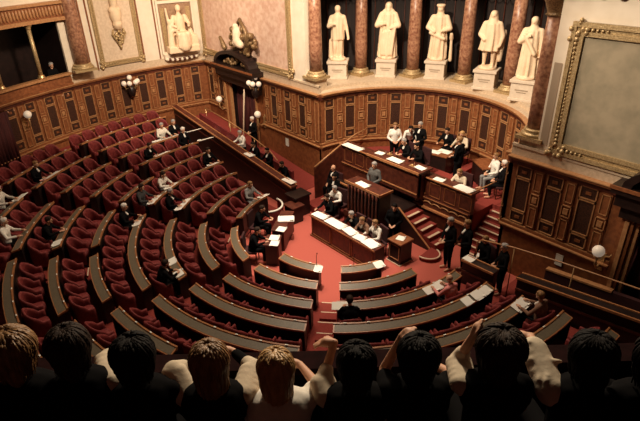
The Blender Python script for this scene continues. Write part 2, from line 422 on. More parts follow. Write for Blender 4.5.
# ---------- statues
def statue(loc, face, kind, label):
    t = empty('statue', label, 'statue', loc, face, 'marble statues in the niche')
    # face: local +x looks towards the hall
    p = MB(); p.box(-.42, .42, -.42, .42, 0, .10); p.box(-.38, .38, -.38, .38, .10, .62); p.box(-.43, .43, -.43, .43, .62, .72)
    po = p.build('pedestal', 'pedestal', t); bev(po, .012)
    q = MB(); q.box(.38, .388, -.22, .22, .36, .40); q.box(.38, .388, -.16, .16, .29, .32); q.build('inscription', 'plaque', po)
    b = MB(); z = .72
    def C(p0, p1, r0, r1): b.capsule(p0, p1, r0, r1, 12)
    b.lathe((0, 0, z), [(.33, 0), (.34, .03), (.32, .09), (.2, .12)], 14)
    H = {0: 2.12, 1: 2.16, 2: 2.08, 3: 2.06, 4: 2.05}[kind]
    hz = z + H - .16
    # head, face, neck
    C((.02, 0, hz - .03), (.03, 0, hz + .03), .115, .125); C((.12, 0, hz - .02), (.14, 0, hz - .035), .03, .028)
    C((.06, 0, hz - .10), (.08, 0, hz - .12), .06, .045); C((0, 0, hz - .22), (.01, 0, hz - .05), .085, .07)
    sh = hz - .32
    C((0, -.21, sh), (0, .21, sh), .12, .12); C((0, 0, sh), (0, 0, sh - .45), .21, .19)
    def robe(z0, z1, r0, r1, folds=9, amp=.035, sx=.8):
        n = 54; rows = 14; vs = []; fs = []
        for i in range(rows + 1):
            u = i / rows; zz = z0 + (z1 - z0) * u; rr = r0 + (r1 - r0) * (u ** .8)
            for k in range(n):
                a = 2 * pi * k / n; am = amp * (1 - u * .6)
                q = rr + am * sin(folds * a + 1.3 * sin(3 * u + kind)) + am * .5 * sin((folds * 2 - 3) * a + kind)
                vs.append((q * cos(a) * sx, q * sin(a), zz))
        for i in range(rows):
            for k in range(n): fs.append((i * n + k, i * n + (k + 1) % n, (i + 1) * n + (k + 1) % n, (i + 1) * n + k))
        fs.append(tuple(reversed(range(n)))); fs.append(tuple(rows * n + k for k in range(n)))
        b.add(vs, fs, 0, True)
    def arm(sy, el, ha, r=.085):
        C((0, sy * .25, sh + .0), el, r + .015, r); C(el, ha, r * .95, .05); C(ha, (ha[0] + .05, ha[1] - sy * .03, ha[2]), .05, .04)
    if kind == 0:    # slim man, right arm bent, left arm hanging, cloak behind
        for s, kx in ((-1, .08), (1, -.02)):
            C((0, s * .10, sh - .55), (kx + .04, s * .12, z + .55), .13, .085); C((kx + .04, s * .12, z + .55), (kx - .02, s * .13, z + .12), .085, .055)
            C((kx - .02, s * .13, z + .14), (kx + .16, s * .15, z + .13), .055, .045)
        robe(z + .8, sh + .02, .25, .24, 8, .03); robe(z + .1, sh - .2, .15, .16, 7, .03)
        b.box(-.26, -.08, -.30, .22, z + .1, sh + .05); arm(-1, (.10, -.36, sh - .32), (.26, -.12, sh - .22)); arm(1, (.02, .36, sh - .42), (.12, .44, sh - .80), .07)
        C((-.05, -.30, z + .1), (-.05, -.30, z + .75), .10, .07)
    elif kind == 1:  # bearded man in wide robe
        robe(z + .06, sh + .05, .38, .29, 11, .05); arm(-1, (.10, -.42, sh - .38), (.30, -.10, sh - .30), .12); arm(1, (.10, .42, sh - .38), (.30, .16, sh - .46), .12)
        C((.08, 0, hz - .12), (.14, 0, hz - .34), .09, .05); C((-.02, -.13, sh + .1), (-.02, .13, sh + .1), .13, .13)
        C((-.04, 0, hz + .02), (-.04, 0, hz - .2), .15, .16)
        for k in range(5): C((.25, .30 - k * .12, sh - .5 - .04 * k), (.28, .20 - k * .1, z + .2), .05, .06)
    elif kind == 2:  # robed with flat cap and a stand beside
        robe(z + .06, sh + .05, .36, .27, 10, .045); arm(-1, (.08, -.42, sh - .36), (.26, -.16, sh - .50), .11); arm(1, (.08, .42, sh - .38), (.28, .18, sh - .46), .11)
        b.lathe((.01, 0, hz + .07), [(.13, 0), (.18, .03), (.18, .09), (.14, .11)], 12)
        C((-.04, 0, hz), (-.04, 0, hz - .16), .13, .14)
        C((-.02, .52, z), (-.02, .50, z + .85), .075, .055); C((-.02, .50, z + .85), (.06, .50, z + 1.0), .09, .07)
        C((.2, -.3, sh - .55), (.25, .25, sh - .75), .07, .07)
    elif kind == 3:  # wig, knee-length cloak, bare legs
        for s in (-1, 1):
            C((.04, s * .13, z + 1.0), (.06, s * .15, z + .55), .11, .09); C((.06, s * .15, z + .55), (.02, s * .16, z + .12), .09, .055); C((.02, s * .16, z + .13), (.2, s * .19, z + .12), .06, .05)
        robe(z + .66, sh + .05, .40, .29, 9, .04); arm(-1, (.06, -.38, sh - .36), (.26, -.20, sh - .52), .10); arm(1, (.02, .40, sh - .40), (.14, .36, sh - .74), .10)
        C((-.05, 0, hz + .0), (-.06, 0, hz - .24), .15, .19); b.box(-.25, -.08, .05, .3, z + .1, z + .9)
        C((-.12, .38, sh - .3), (-.08, .36, z + .35), .14, .10)
    else:            # long gown, hand on chest
        robe(z + .06, sh + .05, .34, .27, 10, .045); arm(-1, (.10, -.36, sh - .34), (.27, -.02, sh - .12), .10); arm(1, (.02, .38, sh - .42), (.12, .38, sh - .80), .10)
        C((-.04, 0, hz + .02), (-.05, 0, hz - .10), .13, .13)
        C((.22, -.2, sh - .1), (.26, .2, sh - .7), .06, .07); C((-.05, .34, sh - .2), (-.02, .36, z + .2), .12, .11)
    me = remesh(b, 'figure', ['statue'], .026, 3)
    o = bpy.data.objects.new('figure', me); col.objects.link(o); o.parent = t
    return t
st = [((-5.22, 4.62), 0, 'slim marble statue with one arm bent and cloak behind, leftmost in the niche'),
      ((-4.02, 6.26), 1, 'bearded marble statue in wide heavy robes, second from the left in the niche'),
      ((-2.38, 7.45), 2, 'robed marble statue in flat cap with a stand beside, middle of the five'),
      ((-.04, 7.5), 3, 'marble statue in knee-length cloak showing its legs, fourth in the niche'),
      ((1.75, 7.15), 4, 'marble statue in long gown with hand on chest, beside the end column')]
for (x, y), k, l in st:
    f = math.atan2(-7.0 - y, 5.5 - x)
    statue((x, y, 3.88), f, k, l)

# ================================================================== FRAMES AND DOORS ON THE WALLS
def gilt_frame(fnx, s0, s1, z0, z1, per, w, label, panel, fmat='gilt', n=1, corners=True):
    t = empty('picture_frame', label, 'frame', (0, 0, 0))
    p = MB(); p.box(s0, s1, .0, .03, z0, z1, 0, fnx, n); p.build('panel', panel, t)
    f = MB(); ws = w / per
    for d0, d1, ins, wd in ((.0, .06, 0, 1), (.06, .10, .0, .35), (.06, .09, .65, .35)):
        a0 = s0 + ws * ins; a1 = s1 - ws * ins; c0 = z0 + w * ins; c1 = z1 - w * ins; q = ws * wd; r = w * wd
        f.box(a0, a1, d0, d1, c0, c0 + r, 0, fnx, n); f.box(a0, a1, d0, d1, c1 - r, c1, 0, fnx, n)
        f.box(a0 + .002, a0 + q, d0, d1 + .006, c0 + .002, c1 - .002, 0, fnx); f.box(a1 - q, a1 - .002, d0, d1 + .006, c0 + .002, c1 - .002, 0, fnx)
    if corners:
        for a in (s0 + ws * .5, s1 - ws * .5):
            for c in (z0 + w * .5, z1 - w * .5):
                for k in range(9):
                    u = random.uniform(-1, 1) * w * .8; v = random.uniform(-1, 1) * w * .8
                    f.ball(fnx(a + u / per, .09, c + v), random.uniform(.04, .075), 0, 8, 6)
                for k in range(1, 7):
                    sg = 1 if a < (s0 + s1) / 2 else -1; sz = 1 if c < (z0 + z1) / 2 else -1
                    f.ball(fnx(a + sg * k * .11 / per, .09, c), .06 - .005 * k, 0, 8, 6)
                    f.ball(fnx(a, .09, c + sz * k * .11), .06 - .005 * k, 0, 8, 6)
    for k in range(int((z1 - z0 - 1.2) / .09)):
        for a in (s0 + ws * .5, s1 - ws * .5): f.ball(fnx(a, .07, z0 + .6 + k * .09), .03, 0, 6, 4)
    f.build('border', fmat, t)
    return t
per = RW * pi / 180
gilt_frame(cyl(RW), 181.4, 190.2, 4.12, 8.2, per, .20, 'gilt framed ivory panel with a hanging trophy, on the curved wall', 'relief', n=8)
gilt_frame(flat(WY), -13.05, -5.75, 4.08, 9.0, 1, .26, 'huge rosy panel in a gilt frame above the left doorway', 'tapestry')
gilt_frame(flat(WY), 5.16, 13.0, 4.08, 7.28, 1, .30, 'huge olive-grey panel in a heavy gilt frame right of the niche', 'tapestry_r')
# hanging trophy (bust over scrollwork)
t = empty('wall_trophy', 'carved stone bust over scrollwork hanging in the ivory panel', 'relief', polar(RW - .06, 185.6, 6.1), R(185.6 + 180))
b = MB(); b.capsule((.1, 0, .0), (.1, 0, .18), .24, .26); b.capsule((.1, 0, -.3), (.12, 0, -.25), .2, .22); b.capsule((.1, -.15, .35), (.1, .15, .35), .14, .14)
b.capsule((.08, 0, .5), (.1, 0, .85), .15, .2)
o = bpy.data.objects.new('bust', remesh(b, 'bust', ['statue'], .03, 3)); col.objects.link(o); o.parent = t
b = MB()
for k in range(26):
    u = k / 26; b.ball((.06 + random.uniform(0, .06), random.uniform(-1, 1) * .26 * (1 - u), -.55 - .75 * u), .085 - .03 * u, 0, 8, 6)
for sg in (-1, 1): b.tube([(.08, sg * .22, -.45), (.1, sg * .3, -.65), (.1, sg * .2, -.85), (.08, sg * .08, -1.1)], [.05, .05, .04, .03])
b.build('scrollwork', 'gilt', t)
# framed recess with the seated statue group
t = empty('relief_frame', 'white framed recess holding the seated statue group', 'frame')
b = MB(); fnx = cyl(RW)
b.box(169.9, 177.0, 0, .03, 4.3, 9.0, 1, fnx, 6)
for a0, a1, z0, z1 in ((169.7, 177.3, 4.22, 4.34), (169.7, 170.1, 4.3, 7.0), (176.9, 177.3, 4.3, 7.0), (169.7, 177.3, 6.5, 6.62)):
    b.box(a0, a1, .03, .12, z0, z1, 0, fnx, 4)
for a0, a1 in ((170.4, 171.2), (175.7, 176.5)): b.box(a0, a1, .03, .06, 4.6, 6.3, 2, fnx, 2)
b.build('surround', ['cream', 'recess', 'gilt'], t)
g = MB(); g.box(169.9, 177.1, 0, .22, 4.0, 4.22, 0, fnx, 6)
for k in range(13):
    c = Vector(fnx(170.4 + k * .52, .2, 4.0 - .07 * sin(pi * k / 12))); g.ball(c, .085, k % 2, 8, 6)
g.build('garland_shelf', ['cream', 'wood_dark'], t)
t = empty('statue', 'seated white statue group on its block in the curved wall recess', 'statue', polar(RW - .3, 173.2, 4.3), R(173.2 + 180))
b = MB()
def CC(*a): b.capsule(*a)
b.box(-.2, .35, -.75, .75, 0, .3); b.box(-.2, .3, .35, .72, .3, .75) ; b.box(-.25, .2, -.3, .25, .3, .75)
CC((0, 0, .85), (.05, 0, 1.5), .26, .24); CC((.05, 0, 1.5), (.08, -.02, 1.78), .2, .09); CC((.1, -.02, 1.95), (.1, -.02, 2.02), .13, .13); CC((.2, -.02, 1.93), (.23, -.02, 1.9), .03, .03)
for s in (-1, 1):
    CC((.05, s * .16, .85), (.42, s * .2, .85), .16, .14); CC((.42, s * .2, .85), (.4, s * .22, .3), .13, .11); CC((.05, s * .28, 1.6), (.15, s * .42, 1.25), .11, .09); CC((.15, s * .42, 1.25), (.4, s * .3, 1.2), .09, .06)
CC((.4, 0, .8), (.4, 0, .3), .2, .26); CC((.15, -.55, .3), (.1, -.5, 1.2), .17, .14); CC((.1, -.5, 1.2), (.12, -.48, 1.42), .1, .11); CC((.1, -.55, 1.4), (.1, -.6, 2.0), .07, .05)
CC((.2, -.45, 1.0), (.35, -.2, 1.1), .08, .06); CC((.1, .5, .75), (.1, .45, 1.0), .14, .1)
o = bpy.data.objects.new('figure', remesh(b, 'figure', ['statue'], .03, 3)); col.objects.link(o); o.parent = t

# ---------- doorways with broken pediments
def doorway(x0, x1, label, bust, n_door):
    xc = (x0 + x1) / 2; w = x1 - x0
    t = empty('door_surround', label, 'doorway', (xc, WY, 0))
    b = MB(); h = w / 2
    for s in (-1, 1):
        b.box(s * h - .14, s * h + .14, -.22, 0, 0, 3.3, 0); b.box(s * h - .05, s * h + .05, -.27, -.22, 0, 3.3, 1)
        b.box(s * (h - .2) - .05, s * (h - .2) + .05, -.14, 0, 0, 3.15, 1)
    b.box(-h - .2, h + .2, -.34, 0, 3.12, 3.45, 2)
    b.build('jambs', ['wood', 'moulding', 'black_wood'], t)
    b = MB(); b.box(-h - .42, h + .42, -.62, 0, 3.78, 3.98, 0); b.box(-h - .32, h + .32, -.5, 0, 3.45, 3.78, 1); b.box(-h - .44, h + .44, -.66, -.62, 3.9, 3.98, 2)
    # arched tympanum: curved hood
    n = 16
    for i in range(n):
        a0 = pi * i / n; a1 = pi * (i + 1) / n; rx = h + .22; rz = .72
        pts = [(rx * cos(a0), 3.98 + rz * sin(a0)), (rx * cos(a1), 3.98 + rz * sin(a1)), ((rx - .2) * cos(a1), 3.98 + (rz - .16) * sin(a1)), ((rx - .2) * cos(a0), 3.98 + (rz - .16) * sin(a0))]
        b.add([(p[0], -.6, p[1]) for p in pts] + [(p[0], 0, p[1]) for p in pts], [(0, 1, 2, 3), (7, 6, 5, 4), (0, 4, 5, 1), (1, 5, 6, 2), (2, 6, 7, 3), (3, 7, 4, 0)], 0)
    b.box(-h, h, -.1, 0, 3.98, 4.5, 1)
    b.build('pediment', ['black_wood', 'black_wood', 'wood'], t)
    b = MB()
    for k in range(22):
        u = random.uniform(-.7, .7); b.ball((u * h, -.3 + random.uniform(-.1, .1), 4.05 + random.uniform(0, .4) * (1 - abs(u))), random.uniform(.07, .13), 0, 8, 6)
    b.build('carving', ['gilt_dark'], t)
    if bust:
        b = MB()
        for k in range(46):
            a = random.uniform(0, 2 * pi); rr = random.uniform(.3, .95)
            b.ball((.6 + rr * cos(a) * 1.25, -.3 + random.uniform(-.12, .12), 5.15 + rr * sin(a) * .6), random.uniform(.08, .16), 0, 8, 6)
        b.tube([(.25, -.35, 4.9), (.3, -.35, 5.6), (.7, -.35, 6.05), (1.1, -.35, 5.6), (1.15, -.35, 5.0)], .09, 0, 8)
        for s in (-1, 1): b.capsule((s * .9, -.3, 4.7), (s * 1.2, -.3, 5.1), .12, .08)
        b.build('crest', 'gilt_dark', t)
        b = MB(); b.capsule((.65, -.5, 5.2), (.65, -.5, 5.6), .22, .2); b.capsule((.65, -.52, 5.6), (.65, -.55, 5.8), .12, .13); b.capsule((.45, -.5, 5.1), (.85, -.5, 5.05), .16, .16)
        o = bpy.data.objects.new('shield', remesh(b, 'shield', ['relief'], .03, 2)); col.objects.link(o); o.parent = t
    b = MB(); fn = flat(WY)
    b.box(x0 + .1, x1 - .1, -.9, -.8, 0, 3.2, 0, fn); b.box(x0, x0 + .1, -.9, 0, 0, 3.2, 0, fn); b.box(x1 - .1, x1, -.9, 0, 0, 3.2, 0, fn)
    struct(b.build('wall_back', ['black_wood']))
    d = MB(); n = 30; vs = []; fs = []
    for i in range(n + 1):
        x = x0 + .15 + (w - .3) * i / n; yy = WY + .25 + .06 * sin(i * 1.9)
        vs += [(x, yy, .02), (x, yy, 3.2), (x, yy + .03, 3.2), (x, yy + .03, .02)]
    for i in range(n):
        for k in range(4): fs.append((4 * i + k, 4 * i + (k + 1) % 4, 4 * i + 4 + (k + 1) % 4, 4 * i + 4 + k))
    d.add(vs, fs, 0, True)
    o = d.build('door_curtain', 'drape'); tag(o, 'heavy dark red curtain hanging in the ' + n_door, 'curtain', 'door curtains')
    return t
doorway(-11.0, -8.35, 'dark carved doorway with crest and arched pediment, left of the niche', True, 'left doorway')
doorway(7.45, 10.5, 'dark carved doorway with arched pediment at the right edge of the photo', False, 'right doorway')  # its black wood also stands in for the lack of light here
# pale pole leaning in the left doorway
b = MB(); b.tube([(-9.55, 2.3, .05), (-9.45, 2.42, 1.7), (-9.3, 2.5, 3.1)], .035); o = b.build('pole', 'nosing'); tag(o, 'thin pale pole standing in the left doorway', 'pole')
# curtain on the curved wall
d = MB(); n = 40; vs = []; fs = []
for i in range(n + 1):
    p = polar(RW - .12 - .05 * sin(i * 1.7), 210.4 + 7.2 * i / n); q = polar(RW - .05, 210.4 + 7.2 * i / n)
    vs += [(p.x, p.y, 1.38), (p.x, p.y, 3.45), (q.x, q.y, 3.45), (q.x, q.y, 1.38)]
for i in range(n):
    for k in range(4): fs.append((4 * i + k, 4 * i + (k + 1) % 4, 4 * i + 4 + (k + 1) % 4, 4 * i + 4 + k))
d.add(vs, fs, 0, True); o = d.build('door_curtain', 'drape'); tag(o, 'dark red curtain over the curved wall doorway at the left edge', 'curtain', 'door curtains')

# ---------- spectator box in the curved wall
b = MB(); fnx = cyl(RW)
b.box(196.6, 262, -2.2, -2.1, 3.1, 6.5, 0, fnx, 30); b.box(196.4, 196.6, -2.2, -.1, 3.1, 6.5, 0, fnx)
b.box(196.6, 262, -2.2, -.1, 3.1, 3.32, 1, fnx, 30); b.box(196.6, 262, -2.2, 0, 6.3, 6.4, 0, fnx, 30)
struct(b.build('wall_left', ['black_wood', 'drape']))
b = MB()
b.box(196.6, 262, -.02, .16, CAP, 3.82, 0, fnx, 40); b.box(196.6, 262, 0, .08, 3.82, 4.14, 0, fnx, 40); b.box(196.6, 262, -.06, .18, 4.14, 4.24, 1, fnx, 40)
struct(b.build('trim_5', ['wood', 'moulding']))
b = MB()
b.box(194.9, 262, 0, .22, 6.32, 6.46, 0, fnx, 40); b.box(194.9, 262, 0, .14, 6.46, 6.95, 1, fnx, 40); b.box(194.9, 262, 0, .24, 6.95, 7.06, 0, fnx, 40)
for k in range(110):
    c = fnx(195.4 + k * .6, .16, 6.7); b.ball(c, .055, 2, 8, 6, .2)
struct(b.build('trim_6', ['moulding', 'wood', 'moulding']))
for a, l in ((202.0, 'slender gilt column standing in the spectator box opening, nearest its right end'), (209.6, 'slender gilt column in the spectator box at the left edge')):
    p = polar(RW - .02, a, 4.24); t = empty('box_column', l, 'column', p, 0, 'slender columns of the spectator box')
    c = MB(); c.lathe((0, 0, 0), [(.085, .12), (.075, 1.9)], 14); c.build('shaft', 'gilt', t)
    c = MB(); c.lathe((0, 0, 0), [(.15, 0), (.15, .05), (.11, .08), (.12, .12), (.09, .14)], 14); c.build('base', 'brass', t)
    c = MB(); c.lathe((0, 0, 1.9), [(.08, 0), (.1, .04), (.09, .06), (.15, .14), (.16, .18)], 14); c.build('capital', 'brass', t)

# ---------- sconces
def sconce(name, pos, rz, globes, label, dark=True):
    t = empty(name, label, 'sconce', pos, rz, 'globe sconces on the walls')
    b = MB()
    if globes > 1:
        b.lathe((.22, 0, -.62), [(.04, 0), (.14, .1), (.2, .3), (.14, .5), (.06, .55)], 12)
        b.box(-.02, .1, -.1, .1, -.5, .1); b.tube([(.02, 0, -.2), (.2, 0, -.1)], .04)
        b.build('bracket', 'black_wood', t)
        b = MB()
        for k in range(globes - 1):
            a = -1.4 + 2.8 * k / (globes - 2); b.tube([(.22, 0, -.15), (.22 + .2 * cos(a), .28 * sin(a), -.18), (.22 + .26 * cos(a), .34 * sin(a), 0)], .02)
        b.build('arms', 'brass', t)
        for k in range(globes - 1):
            a = -1.4 + 2.8 * k / (globes - 2); g = MB(); g.ball((.22 + .26 * cos(a), .34 * sin(a), .09), .115); g.build('globe', 'globe', t)
        g = MB(); g.ball((.22, 0, .3), .115); g.build('globe', 'globe', t)
    else:
        b.box(-.02, .06, -.08, .08, -.7, -.2); b.tube([(.02, 0, -.5), (.25, 0, -.55), (.38, 0, -.4), (.38, 0, -.15)], .03)
        b.lathe((.38, 0, -.2), [(.03, 0), (.09, .04), (.05, .08)], 12); b.tube([(.02, 0, -.3), (.1, .2, -.2), (.2, .3, 0)], .025)
        b.build('bracket', 'brass', t)
        g = MB(); g.ball((.38, 0, 0), .15); g.build('globe', 'globe', t)
    return t
sconce('wall_sconce', polar(RW, 185.4, 3.2), R(185.4 + 180), 5, 'cluster of frosted globes below the ivory panel on the curved wall')
sconce('wall_sconce', (-11.5, WY, 2.12), R(-90), 1, 'single globe sconce left of the left doorway')
sconce('wall_sconce', (-8.1, WY, 2.12), R(-90), 1, 'single globe sconce right of the left doorway')
sconce('wall_sconce', (7.05, WY, 2.08), R(-90), 1, 'single globe sconce beside the dark doorway on the right')
sconce('wall_sconce', polar(RW, 207.6, 3.15), R(207.6 + 180), 1, 'globe sconce beside the dark red curtain at the left edge')
sconce('wall_sconce', (-8.1, WY - .15, 3.45), R(-90), 5, 'group of gold lamp globes under the left pediment')
# notices on the walls
for x, l in ((-6.45, 'small white notice on the plain dado left of the niche'), (6.02, 'small pale notice on the plain dado right of the niche')):
    b = MB(); b.box(x - .1, x + .1, WY - .03, WY - .001, .98, 1.32); tag(b.build('notice', 'plate'), l, 'notice')

# ================================================================== CURVED DESKS
fnp = lambda s, r, z: (r * cos(R(s)), r * sin(R(s)), z)
ROWN = ['front', 'first', 'second', 'third', 'fourth', 'fifth', 'sixth', 'seventh', 'eighth', 'ninth', 'top']
PITCH = .55
def blocks(i):
    g = math.degrees(.27 / rad(i)); lo = 180 + math.degrees(math.asin(min(.99, .62 / rad(i)))); hi = 360 + math.degrees(math.asin(.45 / rad(i)))
    if i == 0: return [(271.5 + .8, 309.5 - 4.2, 'D', 'bottom middle block'), (318.5 + 1, 348, 'E', 'bottom right block')]
    if i == 1: hi = 356.5
    if i == 2: hi = 366
    if i < 5:
        return [(lo, 226 - g - 1, 'B', 'upper left block'), (226 + g + 1, 270 - g, 'C', 'lower left block'), (270 + g, 314 - g - 1, 'D', 'bottom middle block'), (314 + g, hi, 'E', 'bottom right block')]
    return [(lo, 206 - g, 'B1', 'far upper left block'), (206 + g, 226 - g - .5, 'B2', 'near upper left block'), (226 + g + .8, 248 - g, 'C1', 'lower left edge block'),
            (248 + g, 270 - g, 'C2', 'inner lower left block'), (270 + g, 292 - g, 'D1', 'bottom middle block, left half'), (292 + g, 314 - g, 'D2', 'bottom middle block, right half'),
            (314 + g, 334 - g, 'E1', 'bottom right block, left half'), (334 + g, hi, 'E2', 'bottom right corner block')]
def proj(P):
    v = Vector(P) - CAM; d = v.dot(FW)
    return 320 + 516.74 * v.dot(RT) / d, 210.5 - 516.74 * v.dot(UP) / d, d
seats = []
for i in range(0, 10):
    for a0, a1, bk, bname in blocks(i):
        am = (a0 + a1) / 2
        n = max(2, int(round((a1 - a0) / 3)))
        pr = [proj(polar(rad(i), a, dz(i))) for a in (a0, am, a1)]
        vis = any(-60 < q[0] < 700 and -20 < q[1] < 440 for q in pr)
        if not vis: continue
        c = polar(rad(i), am, fz(i))
        t = empty('curved_desk', 'curved desk with green-grey leather top, %s row, %s' % (ROWN[i], bname), 'desk', c, 0, 'curved desks of the hemicycle')
        fl = lambda s, r, z: (r * cos(R(s)) - c.x, r * sin(R(s)) - c.y, z - c.z)
        r = rad(i); z = dz(i); wi = math.degrees(.035 / r)
        TL = lambda q: -.28 * (q - (r - .12))                       # the top slopes down towards the sitter
        def slab(m, s0, s1, q0, q1, h0, h1, mi=0):
            vs = []
            for u in range(n + 1):
                sa = s0 + (s1 - s0) * u / n
                vs += [fl(sa, q0, z + TL(q0) + h0), fl(sa, q1, z + TL(q1) + h0), fl(sa, q1, z + TL(q1) + h1), fl(sa, q0, z + TL(q0) + h1)]
            fs = [(0, 3, 2, 1), (4 * n, 4 * n + 1, 4 * n + 2, 4 * n + 3)]
            for u in range(n):
                for k in range(4): fs.append((4 * u + k, 4 * u + (k + 1) % 4, 4 * u + 4 + (k + 1) % 4, 4 * u + 4 + k))
            m.add(vs, fs, mi)
        m = MB(); slab(m, a0, a1, r - .12, r + .10, -.05, 0)
        slab(m, a0, a1, r - .15, r - .115, -.05, .022)
        m.build('desktop', 'desk_edge', t)
        m = MB(); slab(m, a0 + wi, a1 - wi, r - .10, r + .076, 0, .004); m.build('leather_inlay', 'leather', t)
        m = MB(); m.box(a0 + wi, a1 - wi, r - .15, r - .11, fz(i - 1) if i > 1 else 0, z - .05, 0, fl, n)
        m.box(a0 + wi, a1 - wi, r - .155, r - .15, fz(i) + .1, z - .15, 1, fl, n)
        m.build('front_panel', ['black_wood', 'black_wood'], t)  # shade around the desks is put into this near-black colour
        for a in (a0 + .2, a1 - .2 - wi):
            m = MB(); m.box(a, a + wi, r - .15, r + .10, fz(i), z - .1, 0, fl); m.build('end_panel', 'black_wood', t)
        L = (a1 - a0) * R(1) * r; k = max(1, int(L / PITCH)); stp = (a1 - a0) / k
        plate = None
        for j in range(k):
            a = a0 + stp * (j + .5)
            if i >= 1:
                seats.append((i, a, bk, bname, j, k))
            m = None
            if plate is None:
                m = MB(); m.box(-.034, .034, -.014, .014, 0, .018); plate = m.build('name_plate', 'plate', t); q = plate
            else:
                q = plate.copy(); col.objects.link(q)
            pp = polar(r - .133, a) - c; q.location = (pp.x, pp.y, z - c.z + .02); q.rotation_euler.z = R(a + 90)

# ================================================================== ARMCHAIRS
def chair_meshes():
    # local +x points away from the desk (the back), seat faces -x
    n = 17; vs = []; fs = []
    # U path: left arm front -> back -> right arm front
    path = []
    for k in range(n):
        t = k / (n - 1); a = (t - .5) * pi * 1.0
        if t < .22: u = t / .22; x = -.20 + .24 * u; y = -.243
        elif t > .78: u = (1 - t) / .22; x = -.20 + .24 * u; y = .243
        else:
            a = (t - .5) / .28 * (pi / 2); x = .04 + .20 * abs(cos(a)) ** .7; y = .243 * (1 if a > 0 else -1) * abs(sin(a)) ** .7
        h = .60 + .31 * max(0, math.sin(pi * min(1, max(0, (t - .14) / .72)))) ** .7
        path.append((x, y, h))
    prof = [(-.5, 0), (-.5, .8), (-.42, .93), (-.15, 1.0), (.15, 1.0), (.42, .93), (.5, .8), (.5, 0)]
    for k, (x, y, h) in enumerate(path):
        p0 = Vector(path[max(0, k - 1)][:2]); p1 = Vector(path[min(n - 1, k + 1)][:2]); d = (p1 - p0).normalized(); nn = Vector((d.y, -d.x))
        th = .075
        for (o, hz) in prof:
            zz = .12 + (h - .12) * hz; vs.append((x + nn.x * o * th, y + nn.y * o * th, zz))
    m = len(prof)
    for k in range(n - 1):
        for j in range(m): fs.append((k * m + j, k * m + (j + 1) % m, (k + 1) * m + (j + 1) % m, (k + 1) * m + j))
    fs.append(tuple(range(m))); fs.append(tuple(reversed([(n - 1) * m + j for j in range(m)])))
    b = MB(); b.add(vs, fs, 0, True); back = b.mesh('backrest', ['velvet'])
    # seat cushion: superellipse dome
    b = MB(); N = 20; prof = [(.9, .30), (1, .34), (1, .40), (.93, .44), (.75, .46), (.4, .47)]; vs = []; fs = []
    for (q, z) in prof:
        for k in range(N):
            a = 2 * pi * k / N; ca = cos(a); sa = sin(a)
            vs.append((-.03 + q * .21 * abs(ca) ** .6 * (1 if ca > 0 else -1), q * .20 * abs(sa) ** .6 * (1 if sa > 0 else -1), z))
    for i in range(len(prof) - 1):
        for k in range(N): fs.append((i * N + k, i * N + (k + 1) % N, (i + 1) * N + (k + 1) % N, (i + 1) * N + k))
    fs.append(tuple(reversed(range(N)))); fs.append(tuple((len(prof) - 1) * N + k for k in range(N)))
    b.add(vs, fs, 0, True); seat = b.mesh('seat_cushion', ['velvet'])
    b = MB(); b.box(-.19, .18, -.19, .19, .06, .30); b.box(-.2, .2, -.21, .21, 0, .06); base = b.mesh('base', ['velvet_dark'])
    return seat, back, base
SEAT, BACK, BASE = chair_meshes()
def seatpos(i, a): return polar(rad(i) + .49, a, fz(i))
vis = []
for s in seats:
    P = seatpos(s[0], s[1]); P.z += .6; x, y, d = proj(P)
    if -12 < x < 652 and -5 < y < 372: vis.append((d, s))
vis.sort(key=lambda q: q[0])
def end_name(bk): return {'B': 'the bench end', 'B1': 'the bench end', 'B2': 'the far end'}.get(bk, 'the left end')
ORD = ['first', 'second', 'third', 'fourth', 'fifth', 'sixth', 'seventh', 'eighth', 'ninth', 'tenth', 'eleventh', 'twelfth', 'thirteenth', 'fourteenth']
def place_chair(i, a, label):
    t = empty('armchair', label, 'chair', seatpos(i, a), R(a), 'red velvet armchairs of the hemicycle')
    t.rotation_euler.z = R(a + random.uniform(-5, 5))
    for nm, me in (('seat_cushion', SEAT), ('backrest', BACK), ('base', BASE)):
        o = bpy.data.objects.new(nm, me); col.objects.link(o); o.parent = t
    return t
NEAR = 298
for d, (i, a, bk, bn, j, k) in vis[:NEAR]:
    place_chair(i, a, 'red armchair, %s from %s, %s row, %s' % (ORD[j], end_name(bk), ROWN[i], bn))
rest = vis[NEAR:]
if rest:
    b = MB()
    for d, (i, a, bk, bn, j, k) in rest:
        mt = Matrix.Translation(seatpos(i, a)) @ Matrix.Rotation(R(a + random.uniform(-5, 5)), 4, 'Z')
        for me in (SEAT, BACK, BASE):
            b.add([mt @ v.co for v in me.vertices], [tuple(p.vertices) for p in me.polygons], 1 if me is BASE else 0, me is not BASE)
    o = b.build('armchairs', ['velvet', 'velvet_dark']); tag(o, 'far rows of small red armchairs along the curved wall', 'chairs', None, 'stuff')
print('CHAIRS', len(vis), 'rest', len(rest))

# ================================================================== TRIBUNE
def obox(name, mats, dims, label=None, cat=None, parent=None, bevel=.01):
    b = MB(); b.box(*dims)
    o = b.build(name, mats, parent)
    if bevel: bev(o, bevel)
    if label: tag(o, label, cat)
    return o
